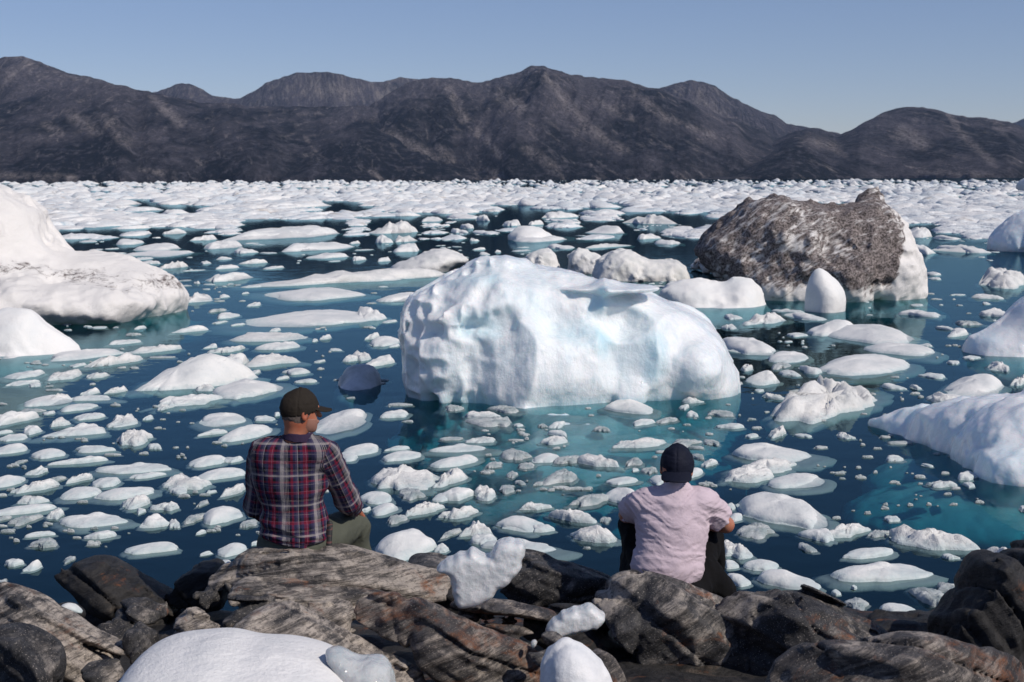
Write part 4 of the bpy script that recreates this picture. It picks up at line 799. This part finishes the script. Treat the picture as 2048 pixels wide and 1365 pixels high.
def hand(X, Y, Z, g, wrist, d, nup, side, L=.185, curl=.6):
    """palm and five fingers; d along the hand, nup back-of-hand normal, side toward the thumb"""
    d = nrm(d); nup = nrm(nup-d*(nup@d)); sd = np.cross(d, nup); sd = sd if sd@side > 0 else -sd
    pc = wrist+d*.05
    palm = np.minimum(cap(X, Y, Z, wrist, pc+d*.035+sd*.02, .024, .017), cap(X, Y, Z, wrist, pc+d*.03-sd*.022, .022, .016))
    g = smin(g, palm, .015)
    for k, (o_, l) in enumerate(((.032, .068), (.011, .078), (-.011, .072), (-.031, .056))):
        a = pc+d*.035+sd*o_; c1 = curl
        d1 = nrm(d*math.cos(c1)-nup*math.sin(c1)); b = a+d1*l*.52; d2_ = nrm(d*math.cos(c1*2.1)-nup*math.sin(c1*2.1)); c = b+d2_*l*.5
        g = smin(g, np.minimum(cap(X, Y, Z, a, b, .0095, .0085), cap(X, Y, Z, b, c, .0085, .0075)), .004)
    a = wrist+d*.02+sd*.025; b = a+nrm(d*.7+sd*.7)*.045; c = b+nrm(d-nup*.4)*.03
    return smin(g, np.minimum(cap(X, Y, Z, a, b, .013, .011), cap(X, Y, Z, b, c, .011, .009)), .006)
def head_sdf(X, Y, Z, hc, fr):
    r, f, u = fr; R = (r, f, u); q = lambda a, b, c: hc+r*a+f*b+u*c
    RR = [[R[i][k] for i in range(3)] for k in range(3)]
    E = lambda c, rad: ell(X, Y, Z, c, rad, RR)
    g = E(q(0, -.008, .012), (.076, .096, .102))
    g = smin(g, E(q(0, .030, -.055), (.058, .062, .062)), .03)
    g = smin(g, E(q(0, .070, -.088), (.022, .020, .020)), .025)
    g = smin(g, cap(X, Y, Z, q(0, .090, .018), q(0, .112, -.022), .009, .013), .012)       # nose
    g = smin(g, cap(X, Y, Z, q(-.035, .080, .030), q(.035, .080, .030), .012, .012), .02)  # brow
    g = smin(g, E(q(0, .094, -.052), (.024, .010, .010)), .008)                            # lips
    for s in (-1, 1):
        g = smax(g, -E(q(s*.031, .098, .012), (.016, .012, .010)), .01)
        g = smin(g, E(q(s*.031, .082, .012), (.011, .011, .010)), .003)                    # eyes
        ear = E(q(s*.080, -.008, -.008), (.009, .020, .033)); ear = smax(ear, -E(q(s*.090, -.006, -.004), (.009, .010, .018)), .004)
        g = smin(g, ear, .006)
    return g
def person(name, label, J, mats, hy, hp, group=None):
    root = empty(name, (J['pel'][0], J['pel'][1], J['pel'][2]-.1), label, 'man')
    fr = frame(hy, hp); r, f, u = fr; hc = J['head']; nb = J['neck']
    put = lambda nm, V, Q, m, par=root: mk(nm, V, Q, m, parent=par, org=None if False else np.array([0, 0, 0.])) 
    def place(nm, V, Q, m, par=root):
        o = mk(nm, V-np.array(root.location, np.float32), Q, m, parent=par, org=np.array([0, 0, 0.])); return o
    jm = np.array([J[k] for k in J if len(np.shape(J[k])) == 1])
    ax = axes(jm.min(0)-.17, jm.max(0)+.17, .0072)
    def body(X, Y, Z):
        g = head_sdf(X, Y, Z, hc, fr)
        g = smin(g, cap(X, Y, Z, hc-f*.028-u*.06, nb, .054, .064), .03)
        g = smin(g, cap(X, Y, Z, J['sl'], J['sr'], .055, .055), .05)
        g = smin(g, cap(X, Y, Z, J['chest'], J['pel'], .13, .13, .8), .06)
        for s in 'lr':
            g = smin(g, cap(X, Y, Z, J['s'+s], J['e'+s], .046, .040), .02)
            g = smin(g, cap(X, Y, Z, J['e'+s], J['w'+s], .042, .026), .02)
            g = smin(g, cap(X, Y, Z, J['h'+s], J['k'+s], .075, .052), .03)
            g = smin(g, cap(X, Y, Z, J['k'+s], J['a'+s], .050, .036), .02)
            g = smin(g, cap(X, Y, Z, J['a'+s], J['a'+s]+np.array([0, .16, -.05]), .036, .028), .02)
            d = J['w'+s]-J['e'+s]
            g = hand(X, Y, Z, g, J['w'+s], d+np.array([0, .0, -.12]), np.array([0, 0, 1.]), J['pel']-J['w'+s]+np.array([0, 5, 0.]))
        return g
    V, Q = field(ax, body, None)
    place('body', V, Q, mats['skin'])
    return root, place, fr
def headwear(place, root, hc, fr, mat, brim, hair_m, low, tilt, hair_low):
    r, f, u = fr; RR = [[(r, f, u)[i][k] for i in range(3)] for k in range(3)]
    q = lambda a, b, c: hc+r*a+f*b+u*c
    ax = axes(hc-.20, hc+.20, .0045)
    dot = lambda X, Y, Z, v: (X-hc[0])*v[0]+(Y-hc[1])*v[1]+(Z-hc[2])*v[2]
    def crown(X, Y, Z):
        g = ell(X, Y, Z, q(0, -.006, .018), (.087, .109, .112), RR)
        cut = dot(X, Y, Z, u)+dot(X, Y, Z, f)*tilt-low
        g = smax(g, -cut, .004)
        g = smin(g, ell(X, Y, Z, q(0, -.006, .128), (.009, .009, .006), RR), .003)
        return g
    def seams(p):
        d = p-hc; a = np.arctan2(d@r, d@f+.006)
        return .0035*np.exp(-(np.sin(a*3)/.09)**2)+.004*fbm(p*18, 3)+(.003*ridge(p*np.array([14, 14, 30.]), 2))
    V, Q = field(ax, crown, seams, .03); c = place('cap', V, Q, mat)
    def br(X, Y, Z):
        if brim > 0:
            a = dot(X, Y, Z, f); b_ = dot(X, Y, Z, r); c_ = dot(X, Y, Z, u)
            h = c_-.030+.20*(a-.09)+3.6*b_**2
            pl = np.sqrt(((a-.085)/.092)**2+(b_/.074)**2)-1
            return np.maximum(np.maximum(np.abs(h)-.004, pl*.08), .055-a)
        a = -dot(X, Y, Z, f); b_ = dot(X, Y, Z, r); c_ = dot(X, Y, Z, u)
        h = c_+.020+.80*(a-.090)+4.5*b_**2
        pl = np.sqrt(((a-.092)/.070)**2+(b_/.079)**2)-1
        return np.maximum(np.maximum(np.abs(h)-.0055, pl*.07), .070-a)
    V, Q = field(ax, br, None); place('cap_brim', V, Q, mat, c).location = (0, 0, 0)
    def hr(X, Y, Z):
        g = ell(X, Y, Z, q(0, -.012, .004), (.0785, .0925, .100), RR)
        g = np.minimum(g, smax(cap(X, Y, Z, hc-f*.03-u*.03, hc-f*.036-u*.085, .062, .057), ell(X, Y, Z, hc-f*.06-u*.06, (.07, .06, .06)), .02))
        a = dot(X, Y, Z, f); c_ = dot(X, Y, Z, u)
        g = np.maximum(g, a-.035+np.maximum(0, -c_)*.8)
        return np.maximum(g, -(c_-hair_low+a*.35))
    V, Q = field(ax, hr, lambda p: .0025*vnoise(p*np.array([120, 120, 60.])), .02); place('hair', V, Q, hair_m)
    return c
# ---- man in plaid
Yp = 7.5
A = lambda px, py, dy=0.: P(px, py, Yp+dy)
J1 = dict(head=A(601, 824, 0), neck=A(590, 882, 0), chest=A(583, 960, .02), pel=A(588, 1075, .08), sl=A(523, 908, .02), sr=A(650, 905, .0),
          el=A(512, 1010, .14), er=A(694, 1000, .17), wl=A(560, 1040, .42), wr=A(712, 1018, .42),
          hl=A(556, 1088, .14), hr=A(622, 1085, .12), kl=A(556, 1085, .60), kr=A(708, 1048, .50), al=A(560, 1215, .62), ar=A(734, 1195, .58))
root1, place1, fr1 = person('person', 'man in a plaid shirt and dark brown cap sitting on the left boulder, looking right', J1, dict(skin=skin_mat('tanned_skin', (.42, .17, .10))), 60, 4)
bd = NT('grey_stubble'); bd.bsdf(bd.mix(bd.noise(bd.co(), 220, 3), (.26, .105, .068), (.34, .185, .14)), .8)
tn = NT('stubble_hair'); tn.bsdf(tn.mix(tn.noise(tn.co(), 160, 3), (.03, .02, .016), (.20, .16, .14)), .7)
headwear(place1, root1, J1['head'], fr1, cloth_mat('brown_cap_cloth', (.022, .017, .013), .8, .4), 1, tn.m, -.008, -.22, -.075)
def beard(X, Y, Z):
    hc = J1['head']; r, f, u = fr1; dt = lambda v: (X-hc[0])*v[0]+(Y-hc[1])*v[1]+(Z-hc[2])*v[2]
    g = head_sdf(X, Y, Z, hc, fr1)-.0022; a = dt(f); c_ = dt(u)
    return np.maximum(g, np.maximum(c_+.046-.25*np.abs(dt(r)), .012-a+.25*(c_+.05)))
hc_ = J1['head']; V, Q = field(axes(hc_-.16, hc_+.15, .004), beard, None); place1('beard', V, Q, bd.m)
def mat_plaid():
    t = NT('plaid_flannel')
    u = t.n('ShaderNodeAttribute'); u.attribute_name = 'pu'; v = t.n('ShaderNodeAttribute'); v.attribute_name = 'pv'
    nv, rd, wt, bk, pk, gy_ = (.030, .028, .070), (.16, .012, .032), (.36, .33, .33), (.006, .008, .014), (.30, .11, .15), (.075, .068, .12)
    st = [(0, wt), (.11, nv), (.135, wt), (.150, bk), (.175, wt), (.19, bk), (.215, wt), (.23, bk), (.30, rd), (.37, nv), (.44, gy_), (.50, wt), (.515, bk), (.58, nv), (.66, rd), (.74, pk), (.755, rd), (.80, bk), (.88, nv), (.95, gy_)]
    su = [(0, wt), (.06, gy_), (.10, nv), (.16, bk), (.18, wt), (.19, bk), (.215, wt), (.225, bk), (.30, nv), (.42, rd), (.50, pk), (.515, bk), (.62, nv), (.72, wt), (.73, nv), (.80, rd), (.86, bk), (.94, nv)]
    wob = t.noise(t.co(), 9, 2)
    fu = t.math('FRACT', t.math('MULTIPLY_ADD', u.outputs['Fac'], 1/.172, 10.23)); fv = t.math('FRACT', t.math('MULTIPLY_ADD', v.outputs['Fac'], 1/.165, 10.1))
    a = t.ramp(fu, st, 'CONSTANT'); b = t.ramp(fv, su, 'CONSTANT')
    # ramps hold 32 stops at most; weave the two directions half and half
    c = t.mix(.45, a, b); lt = t.mix(.22, c, t.mix(1.0, a, b, 'LIGHTEN'))
    fz = t.noise(t.co(), 230, 2); c = t.mix(t.ramp(fz, [(.35, .25), (.65, 0.)]), lt, (.02, .02, .03))
    t.bsdf(c, .9, t.bump(fz, .4, .0012, t.bump(t.noise(t.co((1, 1, 1.5)), 10, 5, .6, .8), .55, .012)), .1); return t.m
def shirt1(X, Y, Z):
    g = cap(X, Y, Z, A(535, 908, .02), A(636, 904, .0), .088, .086)
    g = smin(g, ell(X, Y, Z, A(582, 955, .03), (.205, .135, .20)), .06)
    g = smin(g, ell(X, Y, Z, A(590, 1045, .06), (.182, .150, .20)), .06)
    g = smin(g, cap(X, Y, Z, A(598, 874, .01), A(590, 900, .01), .066, .11), .03)
    return g
def slv1(X, Y, Z):
    L = np.minimum(cap(X, Y, Z, J1['sl'], J1['el'], .073, .066), smin(cap(X, Y, Z, J1['el'], J1['wl']-.0, .066, .045), 9., .01))
    R_ = smin(cap(X, Y, Z, J1['sr']+np.array([0, 0, -.01]), J1['er'], .078, .066), cap(X, Y, Z, J1['er'], J1['er']*.35+J1['wr']*.65, .066, .050), .02)
    return L, R_
def full1(X, Y, Z):
    L, R_ = slv1(X, Y, Z); g = smin(smin(shirt1(X, Y, Z), L, .018), R_, .018)
    za = A(560, 1104)[2]; zb_ = A(650, 1076)[2]; xa = A(560, 1104)[0]; xb = A(650, 1076)[0]
    hem = za+(zb_-za)*np.clip((X-xa)/(xb-xa), -.4, 1.3)**1.0
    g = smax(g, hem-Z, .006)
    g = smax(g, -cap(X, Y, Z, J1['head']-fr1[2]*.05, J1['neck'], .060, .064), .004)
    return g
def fold1(p):
    q = np.stack([p[:, 0]*5+p[:, 2]*3, p[:, 1]*5, p[:, 2]*9-p[:, 0]*4], -1)
    low = np.clip((A(590, 1020)[2]-p[:, 2])/.15, 0, 1); z0 = A(590, 916)[2]
    seam = .003*np.exp(-((p[:, 2]-z0-.02*np.cos(p[:, 0]*9))/.006)**2)
    q2 = np.stack([p[:, 0]*3, p[:, 1]*3, p[:, 2]*22+p[:, 0]*5], -1)
    return -.009*ridge(q, 3)-.024*low*ridge(q2, 3)+seam+.006*fbm(p*9, 3)
jm = np.array(list(J1.values())); lo = np.array([A(466, 990)[0], Yp-.25, A(0, 1125)[2]]); hi = np.array([A(760, 990)[0], Yp+.6, A(0, 850)[2]])
V, Q = field(axes(lo, hi, .0065), full1, fold1, .05)
sh = place1('plaid_shirt', V, Q, mat_plaid())
def attr2(o, V):
    x, y, z = V[:, 0], V[:, 1], V[:, 2]
    T_ = shirt1(x, y, z); L, R_ = slv1(x, y, z)
    c = A(586, 980, .05); pu = np.arctan2(x-c[0], -(y-c[1]-.10))*.235; pv = z+0.
    for (fld, a, b) in ((L, J1['sl'], J1['el']), (R_, J1['sr'], J1['er'])):
        m = (fld < T_-.004) & (np.abs(x-c[0]) > .13); d = nrm(b-a); e1 = nrm(np.cross(d, [0, 1, 0])); e2 = np.cross(d, e1)
        w_ = V-a; pu = np.where(m, np.arctan2(w_@e1, -(w_@e2)*np.sign(e2[1]+1e-6)*-1)*.075, pu); pv = np.where(m, -(w_@d)*1.0, pv)
    for n_, a_ in (('pu', pu), ('pv', pv)):
        at = o.data.attributes.new(n_, 'FLOAT', 'POINT'); at.data.foreach_set('value', a_.astype(np.float32))
attr2(sh, V)
def collar(X, Y, Z):
    a = A(597, 868, 0); n_ = nrm(np.array([.10, -.10, 1.])); d = (X-a[0])*n_[0]+(Y-a[1])*n_[1]+(Z-a[2])*n_[2]
    rr = np.sqrt(np.maximum((X-a[0]-d*n_[0])**2+(Y-a[1]-d*n_[1])**2+(Z-a[2]-d*n_[2])**2, 0))
    return np.maximum(np.abs(rr-.073+d*.3)-.005, np.abs(d+.004)-.021)
a_ = A(597, 868); V, Q = field(axes(a_-.13, a_+.13, .0045), collar, None)
co_ = place1('collar', V, Q, cloth_mat('navy_collar_cloth', (.035, .022, .05), .9, .4), sh)
at = co_.data.attributes.new('pu', 'FLOAT', 'POINT'); at.data.foreach_set('value', (V[:, 0]*.6+.30).astype(np.float32))
at = co_.data.attributes.new('pv', 'FLOAT', 'POINT'); at.data.foreach_set('value', (V[:, 2]*0+.020).astype(np.float32))
def trs1(X, Y, Z):
    g = ell(X, Y, Z, A(590, 1092, .12), (.190, .20, .115))
    g = smin(g, cap(X, Y, Z, A(636, 1082, .10), J1['kr'], .118, .084), .05)
    g = smin(g, cap(X, Y, Z, A(556, 1090, .14), J1['kl'], .105, .080), .05)
    g = smin(g, cap(X, Y, Z, J1['kr'], J1['ar'], .076, .070), .03)
    g = smin(g, cap(X, Y, Z, J1['kl'], J1['al'], .076, .070), .03)
    return g
lo = np.array([A(490, 990)[0], Yp-.20, A(0, 1215)[2]]); hi = np.array([A(770, 1100, .5)[0], Yp+.85, A(0, 1000)[2]])
V, Q = field(axes(lo, hi, .008), trs1, lambda p: -.012*ridge(np.stack([p[:, 0]*7, p[:, 1]*4, p[:, 2]*5-p[:, 0]*6], -1), 3), .06)
place1('trousers', V, Q, cloth_mat('olive_trouser_cloth', (.085, .090, .070), .85, .4))
def strap(X, Y, Z):
    return cap(X, Y, Z, A(659, 1048, .03), A(657, 1112, -.02), .018, .016, .6)
lo = A(640, 1125, -.2); hi = A(690, 1000, .1)
V, Q = field(axes(np.minimum(lo, hi), np.maximum(lo, hi), .005), strap, None)
ts = NT('strap_webbing'); ts.bsdf(ts.mix(ts.ramp(ts.noise(ts.co((1, 1, 6)), 14, 2), [(.52, 0.), (.56, 1.)], 'CONSTANT'), (.010, .009, .010), (.10, .035, .03)), .6)
place1('strap', V, Q, ts.m)
# ---- man in pink
Yq = 7.2
B_ = lambda px, py, dy=0.: P(px, py, Yq+dy)
J2 = dict(head=B_(1354, 937, .08), neck=B_(1350, 990, .03), chest=B_(1346, 1050, .02), pel=B_(1338, 1150, -.02), sl=B_(1283, 1008, .06), sr=B_(1408, 1006, .04),
          el=B_(1254, 1030, .32), er=B_(1452, 1050, .22), wl=B_(1330, 1045, .56), wr=B_(1385, 1052, .52),
          hl=B_(1300, 1165, .05), hr=B_(1385, 1165, .05), kl=B_(1266, 1052, .42), kr=B_(1418, 1072, .40), al=B_(1285, 1190, .62), ar=B_(1430, 1200, .62))
root2, place2, fr2 = person('person', 'man in a pale pink t-shirt and navy cap sitting hunched on the right boulder', J2, dict(skin=skin_mat('fair_skin', (.47, .22, .14))), 22, 14)
t_ = NT('dark_hair'); t_.bsdf(t_.mix(t_.noise(t_.co(), 160, 3), (.008, .006, .005), (.035, .025, .02)), .6)
headwear(place2, root2, J2['head'], frame(8, 14), cloth_mat('navy_cap_cloth', (.006, .008, .020), .75, .4), -1, t_.m, -.014, -.34, -.080)
def tee_core(X, Y, Z):
    g = cap(X, Y, Z, B_(1298, 1008, .05), B_(1396, 1006, .04), .080, .080)
    g = smin(g, ell(X, Y, Z, B_(1344, 1060, .03), (.188, .135, .19)), .06)
    g = smin(g, ell(X, Y, Z, B_(1336, 1128, .0), (.185, .135, .155)), .06)
    return smin(g, cap(X, Y, Z, B_(1352, 975, .03), B_(1350, 1000, .03), .060, .10), .03)
def tee(X, Y, Z):
    g = tee_core(X, Y, Z)
    for s, k in (('l', .55), ('r', .62)):
        a, b = J2['s'+s], J2['e'+s]; e = a+(b-a)*k; d = nrm(b-a)
        c_ = cap(X, Y, Z, a, a+(b-a)*(k+.3), .072, .080)
        c_ = np.maximum(c_, (X-e[0])*d[0]+(Y-e[1])*d[1]+(Z-e[2])*d[2])
        g = smin(g, c_, .02)
    hem = B_(1340, 1168)[2]+.06*np.clip((B_(1330, 1080)[0]-X)*1.2, -.5, .6)
    g = smax(g, hem-Z, .008)
    return smax(g, -cap(X, Y, Z, J2['head']-fr2[2]*.05, J2['neck'], .062, .066), .004)
def fold2(p):
    x, y, z = p[:, 0], p[:, 1], p[:, 2]
    w0 = .10*fbm(p*4, 2)
    q = np.stack([x*3.5+z*2, y*3, (z+x*.45+w0)*21], -1); q2 = np.stack([x*3, y*3, (z-x*.35+w0)*30], -1)
    low = np.clip((B_(1340, 1105)[2]-z)/.12, 0, 1); top = np.clip((z-B_(1340, 1030)[2])/.10, 0, 1)
    q3 = np.stack([x*4, y*3, (z+w0*1.5)*24], -1)
    return -.009*ridge(q, 3)*(1-.4*low)-.010*low*ridge(q2, 2)-.007*top*ridge(q3, 2)+.005*fbm(p*11, 3)-.004*ridge(q2*1.9, 2)
lo = np.array([B_(1225, 1080)[0], Yq-.25, B_(0, 1185)[2]]); hi = np.array([B_(1475, 1080)[0], Yq+.45, B_(0, 955)[2]])
V, Q = field(axes(lo, hi, .0062), tee, fold2, .05)
place2('t_shirt', V, Q, cloth_mat('pink_cotton', (.60, .485, .545), .9, .35, (.64, .53, .585)))
def trs2(X, Y, Z):
    g = ell(X, Y, Z, B_(1342, 1178, .02), (.195, .17, .10))
    g = smin(g, cap(X, Y, Z, B_(1305, 1170, .05), J2['kl'], .095, .072), .04)
    g = smin(g, cap(X, Y, Z, B_(1385, 1170, .05), J2['kr'], .095, .072), .04)
    g = smin(g, cap(X, Y, Z, J2['kl'], J2['al'], .070, .062), .03)
    g = smin(g, cap(X, Y, Z, J2['kr'], J2['ar'], .070, .062), .03)
    g = smin(g, cap(X, Y, Z, B_(1415, 1150, .12), B_(1440, 1185, .2), .075, .080), .04)
    g = smin(g, cap(X, Y, Z, B_(1262, 1120, .35), B_(1262, 1180, .1), .06, .06), .04)
    return g
lo = np.array([B_(1200, 1080)[0], Yq-.20, B_(0, 1225)[2]]); hi = np.array([B_(1510, 1080)[0], Yq+.75, B_(0, 1015)[2]])
V, Q = field(axes(lo, hi, .008), trs2, lambda p: -.016*ridge(np.stack([p[:, 0]*9, p[:, 1]*5, p[:, 2]*4+p[:, 0]*3], -1), 3), .06)
place2('trousers', V, Q, cloth_mat('black_trouser_cloth', (.0045, .0042, .005), .95, .3))
